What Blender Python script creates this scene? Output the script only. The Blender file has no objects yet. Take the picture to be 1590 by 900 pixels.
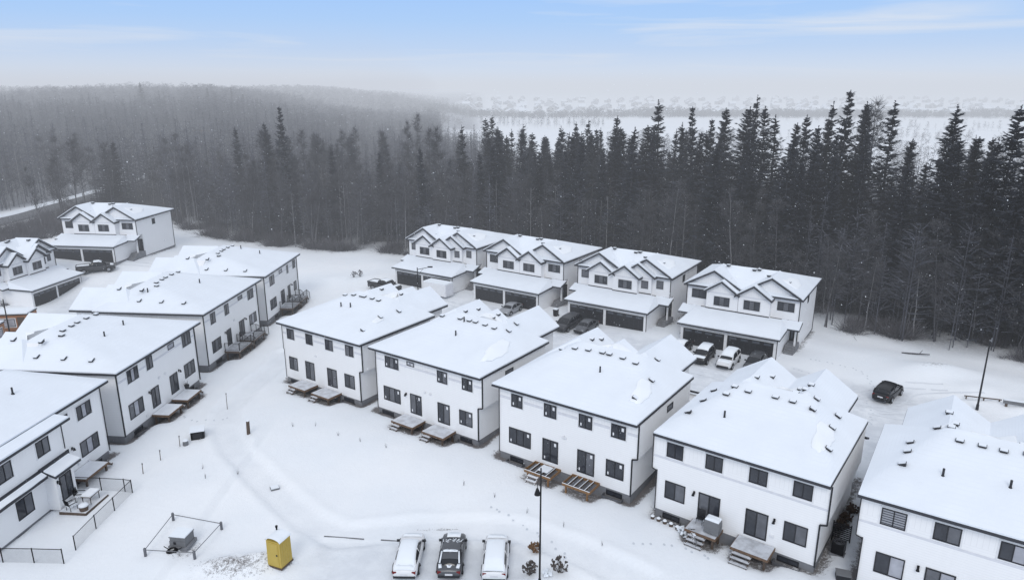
import bpy, math, random
import numpy as np
from mathutils import Vector, Matrix

random.seed(7)
RNG = np.random.default_rng(11)
SC = bpy.context.scene
COL = SC.collection
R = math.radians
PI = math.pi

# ------------------------------------------------------------------ helpers
class MB:
    """collects faces; builds ONE mesh object (face material slots allowed)"""
    def __init__(self):
        self.v, self.f, self.m, self.T = [], [], [], None
    def pt(self, p):
        self.v.append(tuple(self.T(p)) if self.T else tuple(p)); return len(self.v) - 1
    def poly(self, pts, mi=0):
        self.f.append([self.pt(p) for p in pts]); self.m.append(mi)
    def box(self, x0, x1, y0, y1, z0, z1, mi=0):
        i = [self.pt(p) for p in ((x0,y0,z0),(x1,y0,z0),(x1,y1,z0),(x0,y1,z0),(x0,y0,z1),(x1,y0,z1),(x1,y1,z1),(x0,y1,z1))]
        for q in ((0,3,2,1),(4,5,6,7),(0,1,5,4),(1,2,6,5),(2,3,7,6),(3,0,4,7)):
            self.f.append([i[k] for k in q]); self.m.append(mi)
    def tube(self, p, q, r0, r1=None, n=8, mi=0, caps=True):
        r1 = r0 if r1 is None else r1
        p, q = Vector(p), Vector(q); d = (q - p)
        if d.length < 1e-6: return
        d.normalize(); a = d.orthogonal().normalized(); b = d.cross(a)
        A, B = [], []
        for k in range(n):
            c, s = math.cos(2*PI*k/n), math.sin(2*PI*k/n)
            A.append(self.pt(p + (a*c + b*s)*r0)); B.append(self.pt(q + (a*c + b*s)*r1))
        for k in range(n):
            self.f.append([A[k], A[(k+1)%n], B[(k+1)%n], B[k]]); self.m.append(mi)
        if caps:
            self.f.append(A[::-1]); self.m.append(mi); self.f.append(B); self.m.append(mi)
    def bar(self, p, q, w, h, mi=0):
        """rectangular bar between two points, h along the most vertical side"""
        p, q = Vector(p), Vector(q); d = (q - p).normalized()
        up = Vector((0,0,1)) if abs(d.z) < .95 else Vector((1,0,0))
        s = d.cross(up).normalized()*w/2; t = s.cross(d).normalized()*h/2
        i = [self.pt(x) for x in (p-s-t, p+s-t, p+s+t, p-s+t, q-s-t, q+s-t, q+s+t, q-s+t)]
        for k in ((0,1,2,3),(7,6,5,4),(0,4,5,1),(1,5,6,2),(2,6,7,3),(3,7,4,0)):
            self.f.append([i[j] for j in k]); self.m.append(mi)
    def prism(self, pts2, y0, y1, mi=0):
        """(x,z) polygon run along y"""
        n = len(pts2)
        A = [self.pt((x, y0, z)) for x, z in pts2]; B = [self.pt((x, y1, z)) for x, z in pts2]
        self.f.append(A); self.m.append(mi); self.f.append(B[::-1]); self.m.append(mi)
        for k in range(n):
            self.f.append([A[(k+1)%n], A[k], B[k], B[(k+1)%n]]); self.m.append(mi)
    def shell(self, polys, t, lift=0.0, mi=0):
        """sheet made of polygons that share corners, given thickness t downward"""
        key, top, bot = {}, [], []
        def idx(p):
            k = tuple(round(c, 3) for c in p)
            if k not in key:
                key[k] = len(top); top.append(self.pt((p[0], p[1], p[2]+lift))); bot.append(self.pt((p[0], p[1], p[2]+lift-t)))
            return key[k]
        edges = {}
        for P in polys:
            ii = [idx(p) for p in P]
            self.f.append([top[i] for i in ii]); self.m.append(mi)
            self.f.append([bot[i] for i in ii][::-1]); self.m.append(mi)
            for a, b in zip(ii, ii[1:]+ii[:1]):
                if (b, a) in edges: edges.pop((b, a))
                else: edges[(a, b)] = 1
        for a, b in edges:
            self.f.append([top[b], top[a], bot[a], bot[b]]); self.m.append(mi)
    def loft(self, loops, mi=0, caps=True, closed=True):
        ids = [[self.pt(p) for p in L] for L in loops]
        n = len(ids[0])
        for a, b in zip(ids, ids[1:]):
            for k in range(n if closed else n-1):
                self.f.append([a[k], a[(k+1)%n], b[(k+1)%n], b[k]]); self.m.append(mi)
        if caps:
            self.f.append(ids[0][::-1]); self.m.append(mi); self.f.append(ids[-1]); self.m.append(mi)
    def mesh(self, name, mats, smooth=False, fix=True):
        me = bpy.data.meshes.new(name)
        me.from_pydata(self.v, [], self.f)
        for m in (mats if isinstance(mats, (list, tuple)) else [mats]): me.materials.append(m)
        me.polygons.foreach_set('material_index', self.m)
        if smooth: me.polygons.foreach_set('use_smooth', [True]*len(self.f))
        if fix:
            import bmesh
            bm = bmesh.new(); bm.from_mesh(me); bmesh.ops.recalc_face_normals(bm, faces=bm.faces); bm.to_mesh(me); bm.free()
        me.update()
        return me
    def build(self, name, mats, parent=None, smooth=False, fix=True):
        return link(name, self.mesh(name, mats, smooth, fix), parent)

def link(name, data, parent=None, loc=(0,0,0), rz=0.0):
    o = bpy.data.objects.new(name, data); COL.objects.link(o)
    if parent is not None: o.parent = parent
    o.location = loc; o.rotation_euler = (0, 0, rz)
    return o

def tag(o, label=None, cat=None, group=None, kind=None):
    if label: o['label'] = label
    if cat: o['category'] = cat
    if group: o['group'] = group
    if kind: o['kind'] = kind
    return o

def thing(name, label, cat, loc=(0,0,0), rz=0.0, group=None):
    return tag(link(name, None, None, loc, rz), label, cat, group)

# ------------------------------------------------------------------ materials
def newmat(name):
    m = bpy.data.materials.new(name); m.use_nodes = True
    nt = m.node_tree; return m, nt, nt.nodes, nt.links, nt.nodes['Principled BSDF']

def plain(name, col, rough=.6, metal=0.0, var=.12, scale=3.0, bump=0.0, bscale=40.0, spec=.4):
    m, nt, N, L, P = newmat(name)
    tc = N.new('ShaderNodeTexCoord')
    nz = N.new('ShaderNodeTexNoise'); nz.inputs['Scale'].default_value = scale; nz.inputs['Detail'].default_value = 5
    L.new(tc.outputs['Object'], nz.inputs['Vector'])
    mx = N.new('ShaderNodeMix'); mx.data_type = 'RGBA'
    mx.inputs['A'].default_value = (*[c*(1-var) for c in col], 1); mx.inputs['B'].default_value = (*[min(1, c*(1+var)) for c in col], 1)
    L.new(nz.outputs['Fac'], mx.inputs['Factor']); L.new(mx.outputs['Result'], P.inputs['Base Color'])
    P.inputs['Roughness'].default_value = rough; P.inputs['Metallic'].default_value = metal
    P.inputs['Specular IOR Level'].default_value = spec
    if bump:
        nb = N.new('ShaderNodeTexNoise'); nb.inputs['Scale'].default_value = bscale; nb.inputs['Detail'].default_value = 4
        L.new(tc.outputs['Object'], nb.inputs['Vector'])
        b = N.new('ShaderNodeBump'); b.inputs['Strength'].default_value = bump; b.inputs['Distance'].default_value = .05
        L.new(nb.outputs['Fac'], b.inputs['Height']); L.new(b.outputs['Normal'], P.inputs['Normal'])
    return m

SNOW = (.80, .84, .885)

def snow_mat(name, tint=SNOW, bump=.35, lines=False):
    m, nt, N, L, P = newmat(name)
    tc = N.new('ShaderNodeTexCoord')
    n1 = N.new('ShaderNodeTexNoise'); n1.inputs['Scale'].default_value = .35; n1.inputs['Detail'].default_value = 6
    n2 = N.new('ShaderNodeTexNoise'); n2.inputs['Scale'].default_value = 2.6; n2.inputs['Detail'].default_value = 8; n2.inputs['Roughness'].default_value = .65
    for n in (n1, n2): L.new(tc.outputs['Object'], n.inputs['Vector'])
    cr = N.new('ShaderNodeValToRGB')
    cr.color_ramp.elements[0].position = .3; cr.color_ramp.elements[0].color = (*[c*.965 for c in tint], 1)
    cr.color_ramp.elements[1].position = .68; cr.color_ramp.elements[1].color = (*[min(.95, c*1.025) for c in tint], 1)
    L.new(n1.outputs['Fac'], cr.inputs['Fac'])
    out = cr.outputs['Color']
    if lines:       # thin snow: courses of shingles show faintly
        sx = N.new('ShaderNodeSeparateXYZ'); L.new(tc.outputs['Object'], sx.inputs[0])
        mm = N.new('ShaderNodeMath'); mm.operation = 'MULTIPLY'; mm.inputs[1].default_value = 8.5; L.new(sx.outputs['Z'], mm.inputs[0])
        fr = N.new('ShaderNodeMath'); fr.operation = 'FRACT'; L.new(mm.outputs[0], fr.inputs[0])
        lt = N.new('ShaderNodeMath'); lt.operation = 'LESS_THAN'; lt.inputs[1].default_value = .22; L.new(fr.outputs[0], lt.inputs[0])
        fa = N.new('ShaderNodeMath'); fa.operation = 'MULTIPLY'; L.new(lt.outputs[0], fa.inputs[0])
        rg = N.new('ShaderNodeMapRange'); rg.inputs['From Min'].default_value = .42; rg.inputs['From Max'].default_value = .6; rg.inputs['To Max'].default_value = .055
        L.new(n1.outputs['Fac'], rg.inputs['Value']); L.new(rg.outputs['Result'], fa.inputs[1])
        mx = N.new('ShaderNodeMix'); mx.data_type = 'RGBA'; mx.inputs['B'].default_value = (.45, .48, .53, 1)
        L.new(fa.outputs[0], mx.inputs['Factor']); L.new(out, mx.inputs['A']); out = mx.outputs['Result']
    L.new(out, P.inputs['Base Color'])
    P.inputs['Roughness'].default_value = .85; P.inputs['Specular IOR Level'].default_value = .15
    b = N.new('ShaderNodeBump'); b.inputs['Strength'].default_value = bump; b.inputs['Distance'].default_value = .12
    L.new(n2.outputs['Fac'], b.inputs['Height']); L.new(b.outputs['Normal'], P.inputs['Normal'])
    return m

def siding_mat(name, col, course=.18, vertical_from=None, dark=.13):
    """lap siding with fine shadow lines; above a height it turns into upright boards"""
    m, nt, N, L, P = newmat(name)
    tc = N.new('ShaderNodeTexCoord'); sx = N.new('ShaderNodeSeparateXYZ'); L.new(tc.outputs['Object'], sx.inputs[0])
    def saw(sock, per, w):
        a = N.new('ShaderNodeMath'); a.operation = 'DIVIDE'; a.inputs[1].default_value = per; L.new(sock, a.inputs[0])
        f = N.new('ShaderNodeMath'); f.operation = 'FRACT'; L.new(a.outputs[0], f.inputs[0])
        l = N.new('ShaderNodeMath'); l.operation = 'LESS_THAN'; l.inputs[1].default_value = w; L.new(f.outputs[0], l.inputs[0])
        return l.outputs[0], f.outputs[0]
    h, hf = saw(sx.outputs['Z'], course, .14)
    line = h
    if vertical_from is not None:
        xy = N.new('ShaderNodeMath'); xy.operation = 'ADD'; L.new(sx.outputs['X'], xy.inputs[0]); L.new(sx.outputs['Y'], xy.inputs[1])
        v, vf = saw(xy.outputs[0], .3, .12)
        g = N.new('ShaderNodeMath'); g.operation = 'GREATER_THAN'; g.inputs[1].default_value = vertical_from; L.new(sx.outputs['Z'], g.inputs[0])
        mm = N.new('ShaderNodeMix'); L.new(g.outputs[0], mm.inputs[0]); L.new(h, mm.inputs[2]); L.new(v, mm.inputs[3])
        line = mm.outputs[0]
    nz = N.new('ShaderNodeTexNoise'); nz.inputs['Scale'].default_value = .7; nz.inputs['Detail'].default_value = 6; L.new(tc.outputs['Object'], nz.inputs['Vector'])
    base = N.new('ShaderNodeMix'); base.data_type = 'RGBA'
    base.inputs['A'].default_value = (*[c*.945 for c in col], 1); base.inputs['B'].default_value = (*[min(.95, c*1.03) for c in col], 1)
    mp = N.new('ShaderNodeMapping'); mp.inputs['Scale'].default_value = (2.2, 2.2, .22); L.new(tc.outputs['Object'], mp.inputs['Vector'])
    ns = N.new('ShaderNodeTexNoise'); ns.inputs['Scale'].default_value = 1.6; ns.inputs['Detail'].default_value = 6; L.new(mp.outputs['Vector'], ns.inputs['Vector'])
    av = N.new('ShaderNodeMath'); av.operation = 'MULTIPLY_ADD'; av.inputs[1].default_value = .5; L.new(nz.outputs['Fac'], av.inputs[0])
    hv = N.new('ShaderNodeMath'); hv.operation = 'MULTIPLY'; hv.inputs[1].default_value = .5; L.new(ns.outputs['Fac'], hv.inputs[0]); L.new(hv.outputs[0], av.inputs[2])
    L.new(av.outputs[0], base.inputs['Factor'])
    mul = N.new('ShaderNodeMath'); mul.operation = 'MULTIPLY'; mul.inputs[1].default_value = dark; L.new(line, mul.inputs[0])
    mx = N.new('ShaderNodeMix'); mx.data_type = 'RGBA'; mx.inputs['B'].default_value = (*[c*.45 for c in col], 1)
    L.new(mul.outputs[0], mx.inputs['Factor']); L.new(base.outputs['Result'], mx.inputs['A']); L.new(mx.outputs['Result'], P.inputs['Base Color'])
    P.inputs['Roughness'].default_value = .6
    b = N.new('ShaderNodeBump'); b.inputs['Strength'].default_value = .3; b.inputs['Distance'].default_value = .012
    L.new(hf, b.inputs['Height']); L.new(b.outputs['Normal'], P.inputs['Normal'])
    return m

def glass_mat(name, col, rough=.08):
    m, nt, N, L, P = newmat(name)
    tc = N.new('ShaderNodeTexCoord'); nz = N.new('ShaderNodeTexNoise'); nz.inputs['Scale'].default_value = 1.3; nz.inputs['Detail'].default_value = 3
    L.new(tc.outputs['Object'], nz.inputs['Vector'])
    mx = N.new('ShaderNodeMix'); mx.data_type = 'RGBA'
    mx.inputs['A'].default_value = (*[c*.55 for c in col], 1); mx.inputs['B'].default_value = (*[c*1.5 for c in col], 1)
    L.new(nz.outputs['Fac'], mx.inputs['Factor']); L.new(mx.outputs['Result'], P.inputs['Base Color'])
    P.inputs['Roughness'].default_value = rough; P.inputs['Specular IOR Level'].default_value = .45
    return m

def blind_mat(name):
    m, nt, N, L, P = newmat(name)
    tc = N.new('ShaderNodeTexCoord'); sx = N.new('ShaderNodeSeparateXYZ'); L.new(tc.outputs['Object'], sx.inputs[0])
    a = N.new('ShaderNodeMath'); a.operation = 'MULTIPLY'; a.inputs[1].default_value = 6.0; L.new(sx.outputs['Z'], a.inputs[0])
    f = N.new('ShaderNodeMath'); f.operation = 'FRACT'; L.new(a.outputs[0], f.inputs[0])
    mx = N.new('ShaderNodeMix'); mx.data_type = 'RGBA'; mx.inputs['A'].default_value = (.30, .31, .34, 1); mx.inputs['B'].default_value = (.05, .055, .065, 1)
    g = N.new('ShaderNodeMath'); g.operation = 'GREATER_THAN'; g.inputs[1].default_value = .6; L.new(f.outputs[0], g.inputs[0])
    L.new(g.outputs[0], mx.inputs['Factor']); L.new(mx.outputs['Result'], P.inputs['Base Color']); P.inputs['Roughness'].default_value = .25
    return m

def deck_mat(name, col, snowcol=(.62, .65, .70), amount=.5):
    """boards (lines along x) under a thin dusting of snow"""
    m, nt, N, L, P = newmat(name)
    tc = N.new('ShaderNodeTexCoord'); sx = N.new('ShaderNodeSeparateXYZ'); L.new(tc.outputs['Object'], sx.inputs[0])
    a = N.new('ShaderNodeMath'); a.operation = 'DIVIDE'; a.inputs[1].default_value = .14; L.new(sx.outputs['Y'], a.inputs[0])
    f = N.new('ShaderNodeMath'); f.operation = 'FRACT'; L.new(a.outputs[0], f.inputs[0])
    l = N.new('ShaderNodeMath'); l.operation = 'LESS_THAN'; l.inputs[1].default_value = .14; L.new(f.outputs[0], l.inputs[0])
    geo = N.new('ShaderNodeNewGeometry'); sn = N.new('ShaderNodeSeparateXYZ'); L.new(geo.outputs['Normal'], sn.inputs[0])
    up = N.new('ShaderNodeMath'); up.operation = 'GREATER_THAN'; up.inputs[1].default_value = .5; L.new(sn.outputs['Z'], up.inputs[0])
    nz = N.new('ShaderNodeTexNoise'); nz.inputs['Scale'].default_value = 1.7; nz.inputs['Detail'].default_value = 6; L.new(tc.outputs['Object'], nz.inputs['Vector'])
    rg = N.new('ShaderNodeMapRange'); rg.inputs['From Min'].default_value = .35; rg.inputs['From Max'].default_value = .6
    rg.inputs['To Min'].default_value = amount; rg.inputs['To Max'].default_value = min(1, amount+.35); L.new(nz.outputs['Fac'], rg.inputs['Value'])
    fac = N.new('ShaderNodeMath'); fac.operation = 'MULTIPLY'; L.new(up.outputs[0], fac.inputs[0]); L.new(rg.outputs['Result'], fac.inputs[1])
    sub = N.new('ShaderNodeMath'); sub.operation = 'MULTIPLY_ADD'; sub.inputs[1].default_value = -.35; L.new(l.outputs[0], sub.inputs[0]); L.new(fac.outputs[0], sub.inputs[2]); sub.use_clamp = True
    mx = N.new('ShaderNodeMix'); mx.data_type = 'RGBA'; mx.inputs['A'].default_value = (*col, 1); mx.inputs['B'].default_value = (*snowcol, 1)
    L.new(sub.outputs[0], mx.inputs['Factor']); L.new(mx.outputs['Result'], P.inputs['Base Color']); P.inputs['Roughness'].default_value = .8
    return m

def mesh_fence_mat(name, fac=.22):
    m, nt, N, L, P = newmat(name)
    P.inputs['Base Color'].default_value = (.10, .105, .115, 1); P.inputs['Roughness'].default_value = .6
    tr = N.new('ShaderNodeBsdfTransparent'); mx = N.new('ShaderNodeMixShader')
    tc = N.new('ShaderNodeTexCoord'); nz = N.new('ShaderNodeTexNoise'); nz.inputs['Scale'].default_value = 2.0; L.new(tc.outputs['Object'], nz.inputs['Vector'])
    rg = N.new('ShaderNodeMapRange'); rg.inputs['To Min'].default_value = fac*.7; rg.inputs['To Max'].default_value = fac*1.3; L.new(nz.outputs['Fac'], rg.inputs['Value'])
    L.new(rg.outputs['Result'], mx.inputs['Fac']); L.new(tr.outputs[0], mx.inputs[1]); L.new(P.outputs[0], mx.inputs[2])
    L.new(mx.outputs[0], N['Material Output'].inputs['Surface'])
    return m

M = {}
M['roof_snow'] = snow_mat('roof_snow', (.785, .828, .885), .24, True)
M['snow'] = snow_mat('snow', SNOW, .3)
M['drift'] = snow_mat('drift_snow', (.86, .89, .925), .12)
M['white'] = siding_mat('white_lap_siding', (.86, .865, .875), .18, 4.35)
M['white_front'] = siding_mat('white_front_siding', (.84, .845, .86), .2, 5.45)
M['grey_side'] = siding_mat('white_side_siding', (.80, .81, .83), .18, None, .16)
M['trim'] = plain('black_trim', (.022, .023, .027), .5)
M['fascia'] = plain('charcoal_fascia', (.04, .042, .05), .55)
M['casing'] = plain('white_trim_board', (.74, .75, .77), .5)
M['band'] = plain('grey_trim_band', (.66, .67, .71), .6)
M['glass'] = glass_mat('dark_window_glass', (.046, .05, .06))
M['glass_mid'] = glass_mat('window_glass_with_drapes', (.12, .125, .14), .2)
M['glass_light'] = glass_mat('window_glass_with_light_drapes', (.34, .35, .39), .25)
M['blind'] = blind_mat('window_blind')
M['garage'] = plain('charcoal_garage_door', (.028, .03, .036), .5, var=.15, scale=1.5)
M['garage_line'] = plain('garage_panel_groove', (.012, .012, .015), .6)
M['garage_glass'] = glass_mat('garage_glazing', (.09, .10, .12), .15)
M['concrete'] = plain('foundation_concrete', (.20, .205, .22), .9, var=.25, scale=2, bump=.3)
M['vent'] = plain('dark_vent_metal', (.03, .031, .036), .5)
M['deck'] = deck_mat('dusted_deck_boards', (.26, .24, .24), (.68, .71, .76), .68)
M['deck_snow'] = deck_mat('snowy_deck_boards', (.30, .27, .26), (.80, .835, .88), .93)
M['deck_grey'] = deck_mat('grey_deck_boards', (.19, .185, .19), (.64, .67, .72), .58)
M['lumber'] = plain('raw_lumber', (.23, .135, .07), .8, var=.5, scale=6)
M['rim'+'_wood'] = plain('weathered_rim_wood', (.15, .098, .066), .8, var=.5, scale=5)
M['dark_wood'] = plain('dark_wet_wood', (.10, .075, .06), .8, var=.3, scale=5)
M['black_metal'] = plain('black_metal', (.012, .012, .014), .4, .3)
M['grey_metal'] = plain('galvanised_metal', (.16, .165, .18), .5, .5)
M['chain'] = mesh_fence_mat('chain_link')
M['tyre'] = plain('tyre_rubber', (.014, .014, .015), .8)
M['rim'] = plain('alloy_rim', (.32, .33, .35), .35, .7)
M['car_glass'] = glass_mat('car_glass', (.016, .018, .022), .06)
M['red_lens'] = plain('red_lens', (.16, .012, .012), .2)
M['clear_lens'] = plain('clear_lens', (.55, .57, .6), .15)
M['plate'] = plain('licence_plate', (.62, .63, .66), .5)
M['bark'] = plain('grey_bark', (.075, .075, .085), .9, var=.35, scale=1.2)
M['pale_bark'] = plain('pale_birch_bark', (.20, .20, .21), .9, var=.4, scale=1.5)
M['twig'] = plain('bare_twigs', (.076, .076, .084), .9, var=.3, scale=.8)
M['wood_twig'] = plain('woodland_twigs', (.085, .089, .108), .9, var=.62, scale=.13)
M['larch'] = plain('dead_conifer_twigs', (.055, .058, .07), .9, var=.3, scale=.8)
M['needles'] = plain('dark_spruce_needles', (.034, .039, .052), .85, var=.45, scale=1.1)
M['brush'] = plain('dry_brush', (.12, .118, .13), .9, var=.35, scale=.6)
M['stalk'] = plain('dry_seed_heads', (.085, .075, .07), .9, var=.4, scale=4)
M['stalk_brown'] = plain('russet_seed_heads', (.16, .095, .055), .9, var=.4, scale=4)
M['yellow'] = plain('yellow_plastic', (.47, .345, .075), .5, var=.12, scale=2.5)
M['orange'] = plain('orange_paint', (.30, .145, .075), .6, var=.2, scale=2)
M['kerb'] = plain('wet_concrete_kerb', (.17, .175, .19), .9, var=.35, scale=3)
M['asphalt'] = plain('wet_asphalt', (.105, .108, .118), .6, var=.25, scale=.5)
M['utility'] = plain('utility_box_grey', (.16, .165, .175), .6, var=.2, scale=3)
M['sticker'] = plain('paper_sticker', (.75, .76, .78), .6)

# ------------------------------------------------------------------ terrain
HOUSE_RECTS = []
def sstep(a, b, x):
    t = np.clip((np.asarray(x, float)-a)/(b-a), 0, 1); return t*t*(3-2*t)

PATH = [(-28.6,84),(-28.2,80.3),(-29.6,72.5),(-29.7,68),(-28.3,63.3),(-25.6,59),(-21.8,54.7),(-18.6,51.2),(-16,48.4),(-13,46.4),(-7,47.5),(-2.7,47.4),(.3,47),(4.8,44.4),(9,41)]
def seg_dist(x, y, pts):
    d = np.full(np.shape(x), 1e9)
    for (ax, ay), (bx, by) in zip(pts, pts[1:]):
        ux, uy = bx-ax, by-ay; l2 = ux*ux+uy*uy
        t = np.clip(((x-ax)*ux+(y-ay)*uy)/l2, 0, 1)
        d = np.minimum(d, np.hypot(x-ax-t*ux, y-ay-t*uy))
    return d

EDGE_X = [-400,-200,-135,-113,-106,-103,-82,-72,-45,-22,0,20,34,44,52,62,80,120,400]
EDGE_Y = [100,110,118,180,178,170,164,149,141,138,131,122,113,92.5,85,80,72,60,40]
def forest_edge(x): return np.interp(x, EDGE_X, EDGE_Y)

def vnoise(x, y, s, seed=0):
    """smooth value noise"""
    x = np.asarray(x, float)/s; y = np.asarray(y, float)/s
    xi, yi = np.floor(x).astype(int), np.floor(y).astype(int)
    fx, fy = x-xi, y-yi; fx = fx*fx*(3-2*fx); fy = fy*fy*(3-2*fy)
    def h(a, b):
        n = (a*374761393 + b*668265263 + seed*1442695041) & 0xffffffff
        n = ((n ^ (n >> 13))*1274126177) & 0xffffffff
        return ((n ^ (n >> 16)) & 0xffff)/65535.0
    return (h(xi,yi)*(1-fx)+h(xi+1,yi)*fx)*(1-fy)+(h(xi,yi+1)*(1-fx)+h(xi+1,yi+1)*fx)*fy

UB, VB = (math.cos(R(-35)), math.sin(R(-35))), (-math.sin(R(-35)), math.cos(R(-35)))
def base_h(x, y):
    x = np.asarray(x, float); y = np.asarray(y, float)
    t = (x-4.27)*VB[0] + (y-54.34)*VB[1]
    zb = -1.45 + .38*sstep(-12, -3, t)*sstep(-31, -24, x) + .62*sstep(1, 11, t)*sstep(-31, -24, x)
    zb = zb + .3*(1-sstep(-32, -27, x))
    zb = np.where(x < -24, np.maximum(zb, -1.15 + .7*sstep(-37.5, -46, x)), zb)
    zb = np.where((x < -24) & (y > 112), np.maximum(zb, -1.45 + .9*sstep(112, 124, y)), zb)
    zb = zb - .75*sstep(44, 52, t)*sstep(-30, -20, x)          # falls off behind the garage row
    zb = zb + 3.5*sstep(-45, -85, x)*sstep(104, 126, y)        # rises to the far left
    yy = np.maximum(y, 1.0); a = x/yy
    hill = 13.5*sstep(150, 470, y)*sstep(-.19, -.42, a) + (vnoise(x, y, 95, 21)-.5)*5*sstep(260, 420, y)*sstep(-.08, -.2, a)
    hill2 = 16*sstep(560, 900, y)*sstep(-.035, -.30, a)
    zb = zb + np.maximum(hill, 0) + hill2*(1-.95*sstep(-.22, -.42, a))
    zb = zb - 3.0*sstep(170, 330, y)*sstep(-.16, -.02, a)
    zb = zb + 13*sstep(900, 2300, y)*sstep(-.2, -.05, a)
    return zb

def mounds(x, y):
    z = 0*x
    for cx, cy, rx, ry, h in ((-19.6,42.6,3.2,1.3,.75),(-17.2,43.0,1.2,1.0,.35),(48.5,75.5,4.2,2.6,1.1),(50,70.5,3,2,.5),(-24,78.5,2.6,4.5,.35),(-14,124,5,3,.6),(-30,118,7,3,.5),(53,66,3,2,.7),(-67.5,104.5,9,9,-.62)):
        z = z + h*np.exp(-(((x-cx)/rx)**2+((y-cy)/ry)**2))
    return z

def ground(x, y, fine=True):
    x = np.asarray(x, float); y = np.asarray(y, float)
    z = base_h(x, y) + mounds(x, y)
    z = z + (vnoise(x, y, 9, 1)-.5)*.22 + (vnoise(x, y, 3.1, 2)-.5)*.09 + (vnoise(x, y, 1.1, 3)-.5)*.03
    rm = np.exp(-(((x+19.2)/3.8)**4+((y-42.4)/1.7)**4)); z = z + rm*((vnoise(x, y, .8, 14)-.5)*.45+(vnoise(x, y, .36, 15)-.5)*.22)
    d = seg_dist(x, y, PATH)
    z = z - .27*(1-sstep(1.0, 1.55, d)) + .09*np.exp(-((d-1.75)/.35)**2)*(.4+vnoise(x, y, .9, 4))
    lot = sstep(-15.3, -14.7, x)*(1-sstep(46.2, 46.7, y+ (x+14)*.1))*(1-sstep(.9, 1.6, x))
    z = z - .12*lot
    for ox, oy, ang, x0, x1, y0, y1, amt in HOUSE_RECTS:      # melted gap along the foundations
        c, s = math.cos(ang), math.sin(ang)
        lx = (x-ox)*c+(y-oy)*s; ly = -(x-ox)*s+(y-oy)*c
        dd = np.hypot(np.maximum(np.maximum(x0-lx, lx-x1), 0), np.maximum(np.maximum(y0-ly, ly-y1), 0))
        z = z - .32*np.exp(-(dd/.75)**2)*(amt > .55)
    return z

def gz(x, y): return float(ground(np.array([x]), np.array([y]))[0])

# (ox, oy, ang, x0, x1, y0, y1) filled by the houses, read by the ground

def grade(lo, hi, step, far, g=1.09):
    a = list(np.arange(lo, hi+1e-6, step)); s = step; x = a[-1]
    while x < far[1]: s *= g; x += s; a.append(x)
    s = step; x = a[0]; b = []
    while x > far[0]: s *= g; x -= s; b.append(x)
    return np.array(b[::-1]+a)

def ground_mat():
    m, nt, N, L, P = newmat('snowy_ground')
    tc = N.new('ShaderNodeTexCoord')
    def noise(s, d, r=.6):
        n = N.new('ShaderNodeTexNoise'); n.inputs['Scale'].default_value = s; n.inputs['Detail'].default_value = d; n.inputs['Roughness'].default_value = r
        L.new(tc.outputs['Object'], n.inputs['Vector']); return n.outputs['Fac']
    def attr(n):
        a = N.new('ShaderNodeAttribute'); a.attribute_name = n; return a.outputs['Fac']
    def math_(op, a, b=None, clamp=False):
        k = N.new('ShaderNodeMath'); k.operation = op; k.use_clamp = clamp
        for i, v in enumerate((a, b)):
            if v is None: continue
            if isinstance(v, (int, float)): k.inputs[i].default_value = v
            else: L.new(v, k.inputs[i])
        return k.outputs[0]
    def ramp(f, lo, hi, t0=0.0, t1=1.0):
        k = N.new('ShaderNodeMapRange'); k.inputs['From Min'].default_value = lo; k.inputs['From Max'].default_value = hi
        k.inputs['To Min'].default_value = t0; k.inputs['To Max'].default_value = t1; L.new(f, k.inputs['Value']); return k.outputs['Result']
    def mix(f, a, b):
        k = N.new('ShaderNodeMix'); k.data_type = 'RGBA'; L.new(f, k.inputs['Factor'])
        for s, v in (('A', a), ('B', b)):
            if isinstance(v, tuple): k.inputs[s].default_value = (*v, 1)
            else: L.new(v, k.inputs[s])
        return k.outputs['Result']
    big, mid, fine, grit = noise(.07, 5), noise(.6, 7), noise(3.2, 8, .7), noise(11, 6, .75)
    snow = mix(ramp(big, .35, .65), (.79, .825, .865), (.85, .87, .895))
    # wheel and foot traffic: greyer, packed; by the parked cars also painted contact shade
    tr = math_('MULTIPLY', attr('track'), ramp(mid, .32, .62, .25, 1.0))
    col = mix(tr, snow, (.50, .53, .58))
    # bare soil and dead grass; by the decks also painted contact shade
    so = math_('ADD', math_('MULTIPLY', attr('soil_shade'), 1.35), math_('ADD', math_('MULTIPLY', math_('SUBTRACT', fine, .5), 1.5), math_('MULTIPLY', math_('SUBTRACT', grit, .5), 1.4)))
    sm = math_('MULTIPLY', ramp(so, .48, .82), ramp(attr('soil_shade'), .02, .12))
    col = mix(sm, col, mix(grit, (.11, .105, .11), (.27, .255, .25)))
    # forest floor: litter and brush half buried
    fo = math_('MULTIPLY', attr('forest'), ramp(fine, .34, .52, .5, 1.0))
    col = mix(fo, col, mix(mid, (.11, .11, .12), (.27, .28, .31)))
    L.new(col, P.inputs['Base Color']); P.inputs['Roughness'].default_value = .9; P.inputs['Specular IOR Level'].default_value = .12
    b = N.new('ShaderNodeBump'); b.inputs['Strength'].default_value = .35; b.inputs['Distance'].default_value = .15
    L.new(math_('ADD', fine, math_('MULTIPLY', grit, .35)), b.inputs['Height']); L.new(b.outputs['Normal'], P.inputs['Normal'])
    return m

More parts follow.
